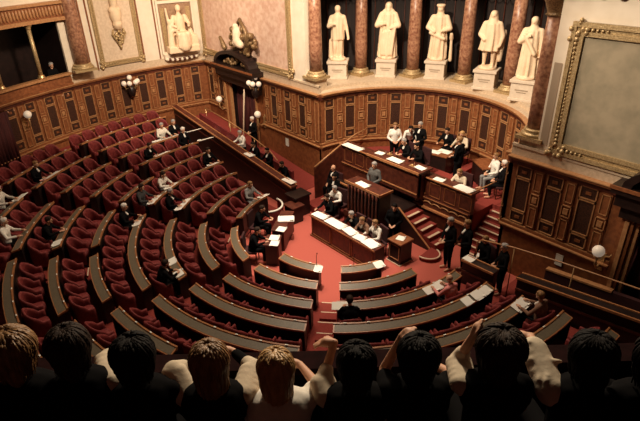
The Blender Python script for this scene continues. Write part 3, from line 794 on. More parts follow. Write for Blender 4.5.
# upper platform and its front
b = MB()
pts = [(-4.1, WY + .3), (-3.05, WY + .3)] ; 
b.prism([(-3.05, 2.9), (2.95, 2.9), (2.95, 4.15), (3.95, 4.15)] + [(4.1 * cos(R(a)), WY + 4.1 * sin(R(a))) for a in range(22, 160, 6)] + [(-3.95, 4.15), (-3.05, 4.15)], 0, 1.2, 0)
b.prism([(-1.4, 3.15), (1.4, 3.15), (1.4, 4.3), (-1.4, 4.3)], 1.2, 1.62, 0)
b.prism([(-1.4, 4.3), (.6, 4.3), (.6, 4.5), (-.5, 5.0), (-1.4, 5.0)], 1.2, 1.42, 0)
b.prism([(-.7, 5.35), (1.0, 5.35), (.9, 6.3), (-.7, 6.3)], 1.2, 1.4, 0)
struct(b.build('floor', 'carpet_shaded'))
tr = empty('presidential_tribune', 'long carved wooden rostrum front below the statue niche', 'rostrum')
b = MB()
fx = flat(2.85)
b.box(-3.05, 2.95, -.25, 0, 0, 1.98, 0, fx)
b.box(-3.1, 3.0, -.4, .06, 1.94, 2.0, 1, fx)
b.box(-3.1, 3.0, 0, .05, 1.24, 1.29, 1, fx); b.box(-3.1, 3.0, 0, .03, 1.16, 1.19, 1, fx)
b.box(.7, 3.0, 0, .09, .86, .92, 2, fx)
for k in range(10):
    x = -2.85 + k * .6
    frame(b, fx, x, x + .46, 1.36, 1.86, 1, .02, .02, 3)
b.build('front_wall', ['wood_dark', 'wood_dark', 'desk_edge', 'wood'], tr)
b = MB(); b.box(-3.1, -1.1, 2.76, 2.80, 1.985, 2.02); b.box(1.15, 3.0, 2.76, 2.80, 1.985, 2.02); b.box(-3.05, 2.95, 2.79, 2.82, 1.25, 1.28); b.build('edge_moulding', 'desk_edge', tr)
# carved arch swags on the right wing
b = MB()
for k in range(6):
    x = .95 + k * .36
    b.tube([(x + .16 * cos(u), 2.83, 1.06 + .07 * sin(u)) for u in [pi * j / 8 for j in range(9)]], .02)
b.build('carved_swags', 'moulding', tr)
# president's desk
pd = empty('president_desk', 'raised central desk of the president, topmost on the rostrum', 'desk')
b = MB(); b.box(-1.1, 1.15, 2.45, 2.62, 1.3, 2.2); b.box(-1.1, -.98, 2.5, 3.05, 1.2, 2.2); b.box(1.03, 1.15, 2.5, 3.05, 1.2, 2.2)
b.build('front_panel', 'wood_dark', pd)
b = MB(); b.box(-1.18, 1.23, 2.38, 3.1, 2.2, 2.25); b.build('desktop', 'wood_dark', pd)
b = MB(); b.box(-1.18, 1.23, 2.36, 2.40, 2.19, 2.27); b.box(-1.1, 1.15, 2.43, 2.45, 1.42, 1.46); b.build('edge_moulding', 'desk_edge', pd)
# orator's tribune
ot = empty('orator_tribune', 'dark speaking rostrum fronted by colonnettes in the middle of the hall', 'rostrum')
b = MB(); b.box(-.65, .85, .98, 1.5, 0, 1.76); b.box(-1.9, -.65, 1.45, 1.7, 0, 1.25); b.box(-.9, 1.0, 1.5, 2.72, 0, .95)
b.build('body', 'black_wood', ot)
b = MB(); b.box(-.70, .90, .92, 1.5, 1.76, 1.82); b.build('top', 'wood_dark', ot)
b = MB(); b.box(-.73, .93, .90, .935, 1.76, 1.84); b.box(.90, .935, .9, 1.52, 1.76, 1.84); b.box(-1.92, -.73, 1.42, 1.48, 1.25, 1.30); b.build('edge_moulding', 'desk_edge', ot)
for k in range(9):
    c = MB(); c.lathe((-.55 + k * .165, .93, .75), [(.05, 0), (.035, .08), (.045, .4), (.03, .8), (.05, .98)], 10); c.build('colonnette', 'wood_dark', ot)
b = MB(); b.box(-.7, .9, .84, .99, .55, .75); b.box(-.7, .9, .86, .98, 0, .55); b.build('plinth', 'wood_dark', ot)
# steps to the orator's tribune, right
def steps(name, label, n, rise, fnbox, mats=('carpet_shaded', 'nosing')):
    t = empty(name, label, 'steps')
    for k in range(n):
        x0, x1, y0, y1, z, nos = fnbox(k)
        b = MB(); b.box(x0, x1, y0, y1, 0, z, 0); q = b.build('step', [mats[0]], t)
        m = MB(); m.box(*nos, 0); m.build('nosing', mats[1], q)
    return t
def f1(k):
    x0 = 1.0 + k * .3; z = .83 - k * .135
    return (x0, x0 + .3, 1.95, 2.68, z, (x0 + .22, x0 + .31, 1.93, 2.5, z, z + .02))
steps('tribune_steps', 'short flight of pale-edged steps up the right side of the speaking rostrum', 5, .15, f1)
b = MB(); b.box(.86, 2.3, 1.88, 1.93, 0, 1.04, 0, ident, 1, 0, .06); b.box(.86, 2.3, 1.875, 1.935, 1.03, 1.06, 1, ident, 1, .05, .08)
tag(b.build('stair_panel', ['black_wood', 'desk_edge']), 'sloping dark side panel of the rostrum steps', 'balustrade')
b = MB(); n = 14
b.prism([(2.3, 1.95)] + [(2.4 + .42 * cos(R(-90 + 180 * k / n)), 1.62 + .36 * sin(R(-90 + 180 * k / n))) for k in range(n + 1)], 0, .13, 0)
q = b.build('rounded_step', ['carpet_shaded'])
m = MB(); m.tube([(2.4 + .43 * cos(R(-90 + 180 * k / n)), 1.62 + .37 * sin(R(-90 + 180 * k / n)), .13) for k in range(n + 1)], .028); m.build('nosing', 'nosing', q)
tag(q, 'rounded pale-edged bottom step right of the speaking rostrum', 'step')
# end stairs up to the platform
def f2(k):
    z = .14 + k * .132; y0 = 2.55 + k * .2
    return (3.0 + .0 * k, 4.0 if k > 0 else 4.1, y0, y0 + .22 if k < 8 else 4.3, z, (3.08, 3.85 - .015 * k, y0 - .02, y0 + .045, z, z + .02))
steps('platform_stairs', 'flight of pale-edged steps at the right end of the rostrum', 8, .15, f2)
def f3(k):
    z = .14 + k * .132; y0 = 2.35 + k * .22
    return (-4.1, -3.1, y0, y0 + .24, z, (-4.0, -3.2, y0 - .02, y0 + .04, z, z + .02))
steps('platform_stairs', 'flight of pale-edged steps at the left end of the rostrum', 8, .15, f3)
b = MB()
b.add([(-3.05, 2.85, 0), (-3.05, 1.45, 0), (-3.05, 1.45, 1.38), (-3.05, 2.85, 1.96), (-2.97, 2.85, 0), (-2.97, 1.45, 0), (-2.97, 1.45, 1.38), (-2.97, 2.85, 1.96)],
      [(0, 1, 2, 3), (7, 6, 5, 4), (0, 4, 5, 1), (1, 5, 6, 2), (2, 6, 7, 3), (3, 7, 4, 0)], 0)
q = b.build('stair_panel', 'wood_dark'); m = MB(); m.tube([(-3.01, 2.85, 2.0), (-3.01, 1.45, 1.42)], .03); m.build('handrail', 'moulding', q)
tag(q, 'sloping wooden stair side with a pale handrail, left end of the rostrum', 'balustrade')
# handrail from the platform to the wall at the niche
b = MB(); b.tube([(-3.0, 2.9, 2.0), (-3.35, 3.9, 2.05), (-3.4, 4.6, 2.1)], .025); tag(b.build('handrail', 'moulding'), 'pale handrail running back from the rostrum to the niche wall', 'handrail')
# stenographers' desk
sd = empty('stenographers_desk', 'long dark red desk covered in papers at the foot of the rostrum', 'desk')
b = MB(); b.box(-1.04, 1.95, -.33, -.27, .02, .77)
for k in range(3): frame(b, flat(-.33), -1.0 + k * .98, -.06 + k * .98, .1, .72, 1, .02, .03, 1)
b.box(-1.08, 1.99, -.37, -.27, 0, .06, 1)
b.build('front_panel', ['wood_dark', 'wood'], sd)
b = MB(); b.box(-1.07, 1.98, -.36, .14, .77, .81); bev(b.build('desktop', 'wood_dark', sd), .008)
for x in (-1.04, 1.89):
    b = MB(); b.box(x, x + .06, -.27, .12, 0, .77); b.build('end_panel', 'black_wood', sd)
b = MB(); b.box(-1.08, 1.99, -.37, -.355, .765, .815); b.build('edge_moulding', 'desk_edge', sd)
# small desk to its right
t = empty('small_desk', 'small box desk with one sheet, right of the stenographers desk', 'desk', (1.98, .80, 0))
b = MB(); b.box(-.25, .25, -.26, .26, .08, .72); b.box(-.29, .29, -.3, .3, 0, .03, 1); b.box(-.27, .27, -.28, .28, .03, .08, 0); b.build('body', ['black_wood', 'nosing'], t)
b = MB(); b.box(-.28, .28, -.3, .3, .72, .78); bev(b.build('top', 'wood', t), .01)
b = MB(); frame(b, flat(-.26), -.2, .2, .16, .66, 1, .015, .02); b.build('front_frame', 'moulding', t).location = (0, 0, 0)
# tables at the back of the platform
def table(name, x0, x1, y0, y1, z, zt, label, rz=0):
    t = empty(name, label, 'table', ((x0 + x1) / 2, (y0 + y1) / 2, z), R(rz)); hx = (x1 - x0) / 2; hy = (y1 - y0) / 2
    b = MB(); b.box(-hx + .03, hx - .03, -hy + .03, hy - .03, .03, zt - .05); b.build('body', 'black_wood', t)
    b = MB(); b.box(-hx, hx, -hy, hy, zt - .05, zt); bev(b.build('top', 'wood', t), .01)
    b = MB(); b.box(-hx + .05, hx - .05, -hy + .05, hy - .05, 0, .03); b.build('foot', 'wood_dark', t)
    return t
table('side_table', -.35, .55, 4.55, 5.25, 1.2, .8, 'dark side table with papers at the back of the platform', 10)
table('side_table', 1.30, 2.25, 5.0, 5.6, 1.2, .75, 'bare dark table against the niche wall', -32)
# rail separating the seated ushers on the right
b = MB(); b.tube([(2.9, 2.95, 2.0), (2.95, 3.5, 2.02), (3.0, 4.1, 2.05)], .02); tag(b.build('handrail', 'moulding'), 'short handrail beside the top of the right end stairs', 'handrail')
# angled front desks, left of centre
def angled(xa, ya, xb, yb, dpt, label):
    v = Vector((xb - xa, yb - ya, 0)); L = v.length; rz = math.atan2(v.y, v.x)
    t = empty('front_desk', label, 'desk', (xa, ya, 0), rz)
    b = MB(); b.box(0, L, 0, .05, 0, .72); b.build('front_panel', 'wood_dark', t)
    b = MB(); b.box(-.02, L + .02, -.03, dpt, .72, .77); bev(b.build('desktop', 'wood_dark', t), .008)
    for x in (0, L - .05):
        b = MB(); b.box(x, x + .05, .05, dpt - .03, 0, .72); b.build('end_panel', 'black_wood', t)
    return t
angled(-.86, -1.62, -1.72, -.58, .42, 'low red-brown front desk beside the end of the ministers bench')
angled(-.28, -2.25, -.70, -1.85, .45, 'low front desk stacked with white papers, next to the left blocks')
b = MB()
b.tube([(-2.86 + .62 * cos(R(a)), -.92 + .55 * sin(R(a)), .72) for a in range(100, -31, -10)], .035)
q = b.build('enclosure_rail', 'plate')
m = MB(); 
pts = [(-2.86 + .62 * cos(R(a)), -.92 + .55 * sin(R(a))) for a in range(100, -31, -10)]
for p0, p1 in zip(pts[:-1], pts[1:]): m.prism([p0, p1, (p1[0] * .985, p1[1] * .985), (p0[0] * .985, p0[1] * .985)], 0, .7)
m.build('enclosure_panel', 'velvet', q); tag(q, 'curved red enclosure with a white rail beside the front row', 'enclosure')

# ================================================================== MINISTERS BENCHES
def bench(x0, z0, x1, z1, y, label, drop, top='wood_dark', front='black_wood'):
    t = empty('ministers_bench', label, 'bench')
    b = MB(); b.box(x0, x1, y - .10, y + .06, 0, z0 - .06, 0, ident, 12, 0, z1 - .06); b.build('front_panel', front, t)
    b = MB(); b.box(x0, x1, y - .16, y + .12, z0 - .06, z0, 0, ident, 12, z1 - .06, z1); b.build('desktop', top, t)
    b = MB(); b.box(x0, x1, y + .08, y + .12, z0, z0 + .03, 0, ident, 12, z1, z1 + .03); b.box(x0, x1, y - .19, y - .15, z0 - .05, z0 + .01, 0, ident, 12, z1 - .05, z1 + .01); b.build('edge_moulding', 'desk_edge', t)
    b = MB()
    b.box(x0, x1, y - .13, y - .10, z0 - .42, z0 - .36, 0, ident, 12, z1 - .42, z1 - .36); b.build('dado_moulding', 'wood_dark', t)
    return t
bench(-12.4, 2.02, -2.9, 1.0, .40, 'long straight dark ministers bench between the left seats and the left doorway', 1)
b = MB(); b.box(-2.9, -2.35, .0, .66, 0, .78); b.box(-2.95, -2.3, -.05, .71, .78, .84, 1); bev(tag(b.build('bench_pedestal', ['black_wood', 'black_wood']), 'dark square pedestal at the near end of the ministers bench', 'pedestal'))
b = MB(); b.box(-2.55, -2.05, -.35, .1, 0, .62); b.box(-2.6, -2.0, -.4, .15, .62, .67, 1); bev(tag(b.build('low_cabinet', ['black_wood', 'wood_dark']), 'low dark cabinet in front of the bench pedestal', 'cabinet'))
# floor behind it, rail
b = MB(); b.box(-13.2, -4.0, .46, WY, .001, 1.0, 0, ident, 12, .001, .02)
struct(b.build('floor', 'carpet_shaded'))
b = MB(); b.tube([(-11.46, 1.5, 1.87), (-9.16, 1.5, 1.70), (-7.14, 1.5, 1.42), (-6.04, 1.5, 1.18), (-5.56, 1.5, .92), (-5.4, 1.5, .2)], .022)
q = b.build('handrail', 'moulding'); m = MB()
for x, z in ((-11.4, 1.86), (-9.2, 1.7), (-7.2, 1.42)):
    m = MB(); m.tube([(x, 1.5, max(0, .9 * (-x - 4) / 9)), (x, 1.5, z)], .016); m.build('post', 'brass', q); tag(q, 'thin brass rail curving down behind the ministers bench', 'handrail')
# red seats behind the bench
bt = empty('ministers_settee', 'long red upholstered settee behind the left ministers bench', 'bench')
b = MB(); b.box(-11.8, -4.3, .95, 1.3, .75, 1.2, 0, ident, 12, .1, .45); b.build('seat', 'velvet', bt)
b = MB(); b.box(-11.8, -4.3, 1.3, 1.42, .75, 1.55, 0, ident, 12, .1, .85); b.build('backrest', 'velvet', bt)
# right side, darker materials stand in for the dim light there
bench(5.15 + .6, 1.22, 12.6, 2.15, 1.2, 'long dark bench with gilt edge along the lower right', 1, 'black_wood')
bench(4.1, .98, 5.12, 1.02, 1.15, 'short dark bench end with reddish edge near the right end stairs', 1, 'black_wood')
b = MB(); b.box(5.0, 13.2, 1.3, WY, .001, .05, 0, ident, 12, .001, 1.0); struct(b.build('floor', 'carpet_shaded'))
b = MB(); b.tube([(4.22, 1.5, .95), (4.2, 1.5, 1.4), (4.35, 1.5, 1.52), (5.32, 1.5, 1.72), (6.54, 1.5, 1.88), (8.36, 1.5, 2.06), (12.4, 1.5, 2.45)], .02)
q = b.build('handrail', 'moulding'); m = MB()
for x, z in ((5.32, 1.72), (6.9, 1.92), (8.6, 2.08), (10.4, 2.26)):
    m = MB(); m.tube([(x, 1.5, .03), (x, 1.5, z)], .016); m.build('post', 'brass', q); tag(q, 'long thin rail above the dark bench along the lower right', 'handrail')
bt = empty('ministers_settee', 'long dark red settee behind the lower right bench', 'bench')
b = MB(); b.box(5.9, 12.4, 1.95, 2.3, .1, .5, 0, ident, 12, .9, 1.3); b.build('seat', 'velvet_dark', bt)
b = MB(); b.box(5.9, 12.4, 2.3, 2.42, .1, .95, 0, ident, 12, .9, 1.7); b.build('backrest', 'velvet_dark', bt)
b = MB(); b.box(5.9, 7.6, 2.28, 2.44, .95, 1.0, 0, ident, 4, 1.13, 1.18); b.build('top_rail', 'moulding', bt)

# ================================================================== PEOPLE IN THE HALL
# local frame: +x is the way the person faces, z up, origin on the floor below the pelvis
def mirror(p, s): return (p[0], p[1] * s, p[2])
POSES = {
 # hip height, chest, neck base, head, elbows (L,R), hands (L,R), seated?
 'write':  dict(seat=1, hip=.50, ch=(.10, 0, .90), nk=(.15, 0, 1.06), hd=(.24, 0, 1.20), el=((.24, .27, .80), (.24, -.27, .80)), ha=((.47, .14, .80), (.50, -.06, .80))),
 'read':   dict(seat=1, hip=.50, ch=(.04, 0, .94), nk=(.06, 0, 1.12), hd=(.14, 0, 1.27), el=((.18, .29, .82), (.18, -.29, .82)), ha=((.46, .20, .83), (.46, -.20, .83))),
 'upright':dict(seat=1, hip=.50, ch=(.00, 0, .96), nk=(.01, 0, 1.15), hd=(.05, 0, 1.30), el=((.06, .27, .78), (.06, -.27, .78)), ha=((.30, .08, .66), (.30, -.08, .66))),
 'stand':  dict(seat=0, hip=.90, ch=(.00, 0, 1.30), nk=(.01, 0, 1.47), hd=(.05, 0, 1.62), el=((.02, .27, 1.12), (.02, -.27, 1.12)), ha=((.24, .08, 1.02), (.24, -.08, 1.02))),
 'lean':   dict(seat=0, hip=.88, ch=(.22, 0, 1.20), nk=(.32, 0, 1.32), hd=(.44, 0, 1.42), el=((.36, .25, 1.00), (.36, -.25, 1.00)), ha=((.55, .14, .86), (.55, -.14, .86))),
}
CACHE = {}
def person_meshes(pose):
    if pose in CACHE: return CACHE[pose]
    P = POSES[pose]; V = Vector
    hip, ch, nk, hd = P['hip'], V(P['ch']), V(P['nk']), V(P['hd'])
    def limbs(b, g, what):
        if what == 'top':
            b.capsule((0, 0, hip + .02), ch, .135 + g, .15 + g); b.capsule(ch + V((0, -.10, -.02)), ch + V((0, .10, -.02)), .12 + g, .12 + g)
            sh = nk + V((-.02, 0, -.06))
            b.capsule(sh + V((0, -.16, -.01)), sh + V((0, .16, -.01)), .065 + g, .065 + g); b.capsule(ch, sh, .13 + g, .09 + g)
            for k, s in ((0, 1), (1, -1)):
                e = V(P['el'][k]); h = V(P['ha'][k]); m = h + (e - h) * .18
                b.capsule(sh + V((0, s * .18, -.02)), e, .055 + g, .046 + g); b.capsule(e, m, .045 + g, .034 + g)
        if what == 'legs':
            b.capsule((0, -.07, hip), (0, .07, hip), .125 + g, .125 + g)
            for s in (1, -1):
                if P['seat']:
                    b.capsule((.02, s * .10, hip), (.42, s * .12, hip), .085 + g, .065 + g); b.capsule((.42, s * .12, hip), (.40, s * .12, .10), .062 + g, .04 + g)
                else:
                    b.capsule((0, s * .09, hip), (.02, s * .10, .48), .09 + g, .065 + g); b.capsule((.02, s * .10, .48), (-.01, s * .10, .10), .06 + g, .04 + g)
    b = MB(); limbs(b, -.012, 'top'); limbs(b, -.012, 'legs')
    b.capsule(nk - V((0, 0, .05)), hd - V((.03, 0, .06)), .056, .052)
    b.capsule(hd + V((0, 0, .02)), hd + V((.01, 0, -.035)), .082, .066); b.capsule(hd + V((-.02, 0, .02)), hd + V((-.02, 0, .03)), .088, .085)
    b.capsule(hd + V((.075, 0, .0)), hd + V((.095, 0, -.02)), .013, .018); b.capsule(hd + V((.045, 0, -.075)), hd + V((.05, 0, -.08)), .032, .03)
    for s in (1, -1): b.capsule(hd + V((-.01, s * .085, .01)), hd + V((-.015, s * .09, -.02)), .018, .014)
    for k, s in ((0, 1), (1, -1)):
        e = V(P['el'][k]); h = V(P['ha'][k]); u = (h - e).normalized(); side = u.cross(V((0, 0, 1))).normalized()
        b.capsule(e, h, .036, .026); b.capsule(h, h + u * .06, .032, .034)
        for q, ln in ((-1.5, .05), (-.5, .065), (.5, .06), (1.5, .045)): b.capsule(h + u * .07 + side * q * .018, h + u * (.07 + ln) + side * q * .021 - V((0, 0, .012)), .0105, .009, 6)
        b.capsule(h + u * .02 - side * s * .03, h + u * .06 - side * s * .058, .011, .009, 6)
    fx = .40 if P['seat'] else -.01
    for s in (1, -1):
        y = .12 if P['seat'] else .10
        b.capsule((fx, s * y, .12), (fx, s * y, .06), .045, .045); b.capsule((fx, s * y, .05), (fx + .15, s * (y + .02), .04), .045, .036)
    body = remesh(b, 'body', ['skin'], .0125, 2)
    b = MB(); limbs(b, .006, 'top'); top = remesh(b, 'jacket', ['black'], .016, 3)
    b = MB(); limbs(b, .006, 'legs'); legs = remesh(b, 'trousers', ['black'], .018, 3)
    b = MB()
    b.capsule(hd + V((-.028, 0, .035)), hd + V((-.035, 0, .0)), .102, .085); b.capsule(hd + V((.02, -.02, .072)), hd + V((.02, .02, .072)), .06, .06)
    hair = remesh(b, 'hair', ['hair_dark'], .014, 2)
    b = MB()
    b.capsule(hd + V((-.03, 0, .035)), hd + V((-.06, 0, -.16)), .112, .09); b.capsule(hd + V((.02, -.02, .075)), hd + V((.02, .02, .075)), .062, .062)
    longhair = remesh(b, 'hair', ['hair_dark'], .014, 2)
    sh = MB(); cx = ch + V((.135, 0, .04)); sh.capsule(cx, nk + V((.05, 0, -.05)), .045, .04); shirt = remesh(sh, 'shirt_front', ['white_cloth'], .012, 1)
    eyes = []
    for s in (1, -1): ey = MB(); ey.ball(hd + V((.083, s * .032, .005)), .010, 0, 8, 6); eyes.append(ey.mesh('eye', ['eye']))
    CACHE[pose] = (body, top, legs, hair, longhair, shirt, eyes)
    return CACHE[pose]
def person(pose, x, y, z, rz, label, top='black', legs='black', hair='hair_dark', shirt='white_cloth', long=False, bald=False, sc=.95):
    B = person_meshes(pose)
    t = empty('person', label, 'person', (x, y, z), rz); t.scale = (sc, sc, sc)
    def part(nm, me, m=None):
        o = bpy.data.objects.new(nm, me); col.objects.link(o); o.parent = t
        if m: o.material_slots[0].link = 'OBJECT'; o.material_slots[0].material = M[m]
        return o
    part('body', B[0]); part('jacket', B[1], top); part('trousers', B[2], legs); part('eye', B[6][0]); part('eye', B[6][1])
    if not bald: part('hair', B[4] if long else B[3], hair)
    if shirt: part('shirt_front', B[5], shirt)
    return t
def seated(i, a, pose, label, **k):
    a = min((q[1] for q in seats if q[0] == i), key=lambda q: abs(q - a))     # sit in the nearest armchair
    p = polar(rad(i) + .50, a, fz(i)); return person(pose, p.x, p.y, p.z, R(a + 180), label, **k)
def clear_chairs(): pass
seated(4, 189.4, 'read', 'seated man in dark suit reading at the fourth row desk, upper left block')
seated(1, 193.5, 'read', 'man in light grey jacket with reddish hair, first row near the ministers bench', top='grey', legs='grey', hair='hair_brown', shirt=None)
seated(7, 189.5, 'read', 'person in pale patterned shirt reading a wide paper, seventh row, upper left', top='check', hair='hair_grey', shirt=None)
seated(6, 197.5, 'write', 'man in dark suit bent over papers in the sixth row, upper left')
seated(7, 181.8, 'read', 'man in dark suit in the highest occupied seat beside the ministers bench', hair='hair_grey')
seated(6, 180.6, 'upright', 'white-haired man in dark suit, sixth row beside the ministers bench', hair='hair_white')
seated(4, 212.0, 'write', 'person in white jacket leaning over papers, fourth row, upper left block', top='white_cloth', hair='hair_dark', shirt=None)
seated(4, 220.6, 'read', 'man in charcoal suit at the aisle end of the fourth row, upper left block', top='charcoal', shirt=None)
seated(3, 218.8, 'read', 'grey-haired man in dark suit at the aisle end of the third row', hair='hair_grey')
seated(4, 233.5, 'read', 'white-haired man in black suit at the upper end of the lower left desks', hair='hair_white')
seated(8, 219.5, 'read', 'man in dark suit reading a pink-edged sheet, eighth row at the left', hair='hair_brown')
seated(8, 229.0, 'read', 'person in pale checked jacket at the left edge of the photo', top='check', hair='hair_grey', shirt=None)
seated(7, 241.0, 'read', 'person in white jacket with arms on the desk at the left edge', top='white_cloth', hair='hair_white', shirt=None)
seated(6, 241.3, 'write', 'man in black slumped over the sixth row desk beside a white label', hair='hair_dark', shirt=None)
seated(3, 262.5, 'write', 'man in black suit sorting two sheets at the aisle end of the lower left desks')
seated(2, 319.5, 'write', 'dark-haired man in black seen from behind at the central aisle, right block', shirt=None)
seated(2, 357.5, 'read', 'bald person in pink top at the right end of the second row', top='pink_cloth', bald=True, shirt=None)
seated(4, 360.2, 'read', 'person in brown jacket holding white papers low on the right', top='brown_cloth', hair='hair_brown')
p = lambda *a, **k: person(*a, **k)
# front desks
p('write', -2.2, -1.75, 0, R(32), 'man in black writing at the low front desk next to the curved enclosure', hair='hair_dark', shirt=None)
p('write', -1.05, -2.72, 0, R(45), 'man in black at the front desk piled with white papers', shirt=None)
# ministers bench
p('read', -7.75, 1.25, .42, R(-90), 'man in white shirt and dark tie behind the ministers bench, farthest up', top='white_cloth', hair='hair_grey', shirt=None)
p('write', -6.6, 1.25, .30, R(-90), 'man in dark suit leaning on the middle of the ministers bench')
p('read', -5.7, 1.25, .20, R(-90), 'dark-suited man with white collar behind the ministers bench', hair='hair_black')
p('write', -4.5, 1.2, .07, R(-90), 'man in black behind the near end of the ministers bench', shirt=None)
# rostrum
p('write', -.18, 3.42, 1.62, R(-95), 'presiding man in dark suit and white shirt at the raised desk', hair='hair_grey')
p('write', .42, 3.42, 1.62, R(-100), 'dark-haired person in black beside the presiding man', hair='hair_black', shirt=None)
p('stand', -1.62, 4.3, 1.2, R(-40), 'person in white blouse standing behind the raised desk', top='white_cloth', hair='hair_brown', shirt=None)
p('lean', -1.15, 4.65, 1.42, R(-50), 'dark-haired person in white shirt bending down behind the raised desk', top='white_cloth', hair='hair_black', shirt=None)
p('stand', -.6, 4.55, 1.42, R(-80), 'man in dark suit standing behind the presiding man', hair='hair_grey')
p('read', -.15, 5.65, 1.4, R(-80), 'man in dark suit seated at the side table at the back of the platform')
p('read', .45, 5.75, 1.4, R(-85), 'person in pale jacket seated at the side table', top='cream_cloth', hair='hair_blond', shirt=None)
p('stand', 1.35, 4.3, 1.2, R(-170), 'usher in black tailcoat standing on the platform between the tables', hair='hair_brown', sc=1.08)
p('upright', 2.85, 4.75, 1.2, R(-140), 'white-haired man in dark suit seated against the wall at the right of the niche', hair='hair_white')
p('upright', 2.3, 5.1, 1.2, R(-120), 'person in grey skirt seated at the right of the platform', top='white_cloth', legs='grey', hair='hair_brown', shirt=None)
p('write', 2.15, 3.48, 1.2, R(-90), 'person in pale jacket writing at the right wing of the rostrum', top='cream_cloth', hair='hair_brown', shirt=None)
p('stand', -.12, 1.72, .8, R(-80), 'speaker in dark grey suit standing at the dark speaking rostrum', top='suit_grey', legs='charcoal', hair='hair_grey', shirt=None)
p('upright', -2.35, 1.85, .26, R(-90), 'bald man in black with white collar seated left of the speaking rostrum', bald=True)
p('upright', -1.75, 1.35, .26, R(-70), 'dark-haired man in black suit seated left of the speaking rostrum', hair='hair_black')
p('write', -1.15, 1.0, .26, R(-80), 'person in white jacket bent over papers left of the speaking rostrum', top='white_cloth', hair='hair_grey', shirt=None)
p('read', -1.1, .55, 0, R(-90), 'man in black at the left end of the stenographers desk', shirt=None, hair='hair_dark')
p('write', .28, .5, 0, R(-90), 'grey-haired stenographer in dark jacket in the middle of the long desk', hair='hair_grey')
p('write', .80, .48, 0, R(-90), 'stenographer in brown jacket bent over papers', top='brown_cloth', hair='hair_brown', shirt='white_cloth')
p('read', 1.3, .48, 0, R(-100), 'stenographer in pale jacket at the right end of the long desk', top='check', hair='hair_brown', shirt=None)
p('stand', 1.35, 1.15, 0, R(-60), 'man in black bending over papers behind the stenographers', hair='hair_black', shirt=None)
p('stand', 3.28, 1.50, 0, R(-110), 'usher in black with a silver chain standing at the foot of the right stairs', hair='hair_grey', sc=1.04)
p('stand', 3.70, 1.74, 0, R(-120), 'second usher in black with a silver chain, nearer the dark bench', hair='hair_brown', sc=1.04)
p('upright', 4.15, 2.05, 0, R(-110), 'person in dark clothes sitting at the foot of the right end stairs', hair='hair_brown', shirt=None)
p('stand', 5.05, 1.55, .05, R(-130), 'man in black standing with head down behind the short bench end', hair='hair_grey', shirt=None)
p('stand', -8.0, 2.0, .46, R(-90), 'usher in black standing beside the left doorway', hair='hair_white')
# two heads in the spectator box
q = polar(RW + .5, 198.4, 3.32); p('upright', q.x, q.y, q.z, R(18), 'person in dark clothes in the spectator box, nearest its right end', hair='hair_grey', shirt=None)
q = polar(RW + .5, 209.2, 3.32); p('upright', q.x, q.y, q.z, R(28), 'person in dark clothes in the spectator box at the left edge', hair='hair_grey', shirt=None)

# ================================================================== PAPERS
def sheet(pos, rz, w, d, label, m='paper', n=1, tilt=0.0):
    b = MB()
    for k in range(n):
        o = random.uniform(-.03, .03) if k else 0
        b.box(-d / 2 + o, d / 2 + o, -w / 2 + o, w / 2 + o, k * .006, k * .006 + .005)
    # a lifted corner
    b.add([(d * .3, w * .5, n * .006 + .002), (d * .5, w * .5, n * .006 + .035), (d * .5, w * .25, n * .006 + .03), (d * .3, w * .25, n * .006 + .003)], [(0, 1, 2, 3)])
    o = b.build('paper', m); o.location = pos; o.rotation_euler = (0, tilt, rz); tag(o, label, 'paper', 'papers on the desks'); return o
def desk_sheet(i, a, w, label, m='paper', n=2, d=.24):
    p = polar(rad(i), a, dz(i) - .022); return sheet(p, R(a), w, d, label, m, n, tilt=.27)
desk_sheet(4, 189.0, .5, 'white papers before the dark-suited reader, fourth row upper left')
desk_sheet(1, 191.6, .4, 'white sheet before the man in light grey, first row')
desk_sheet(7, 188.2, 1.7, 'wide white newspaper spread along the seventh row desk')
desk_sheet(6, 196.0, .75, 'white papers in front of the bent man, sixth row upper left')
desk_sheet(7, 181.9, .9, 'white papers at the bench end of the seventh row')
desk_sheet(6, 181.2, .7, 'white papers at the bench end of the sixth row')
desk_sheet(4, 209.6, .6, 'white papers right of the white jacket, fourth row')
desk_sheet(4, 219.6, .7, 'papers before the man in charcoal, aisle end of the fourth row')
desk_sheet(3, 219.0, .9, 'long white papers at the aisle end of the third row, upper left')
desk_sheet(4, 234.6, .3, 'small white sheet at the upper end of the fourth row, lower left')
desk_sheet(8, 218.4, .75, 'white sheet with pink edge, eighth row at the left', 'paper')
desk_sheet(8, 220.2, .25, 'pink sheet, eighth row at the left', 'paper_pink')
desk_sheet(8, 227.9, .6, 'white sheet before the checked jacket at the left edge')
desk_sheet(6, 244.2, .32, 'white label at the lower end of the sixth row desk')
desk_sheet(3, 257.6, .3, 'upper of two white sheets on the third row, lower left')
desk_sheet(3, 264.6, .3, 'lower of two white sheets on the third row, lower left')
desk_sheet(2, 319.0, .45, 'white sheet at the aisle end of the second row, right block')
desk_sheet(2, 351.0, .42, 'white sheet on the second row, left of the pink top')
desk_sheet(2, 355.6, .26, 'small white papers on the second row, close to the pink top')
desk_sheet(3, 354.2, .28, 'first white sheet of the heap, right end of the third row')
desk_sheet(3, 358.2, .3, 'second white sheet of the heap, right end of the third row', n=4)
desk_sheet(3, 361.6, .28, 'last white sheet of the heap beside the dark bench', n=3)
desk_sheet(4, 361.0, .5, 'white papers before the brown jacket, low on the right', n=4)
desk_sheet(0, 346.5, .28, 'white sheet at the right end of the short front desk')
desk_sheet(0, 305.0 - 1.2, .22, 'white sheet at the right end of the short middle front desk')
def ts(x, y, z, w, d, rz, label, n=2): return sheet((x, y, z), R(rz), w, d, label, n=n)
ts(-.78, -.12, .812, .3, .55, 5, 'white papers at the left end of the stenographers desk', 3)
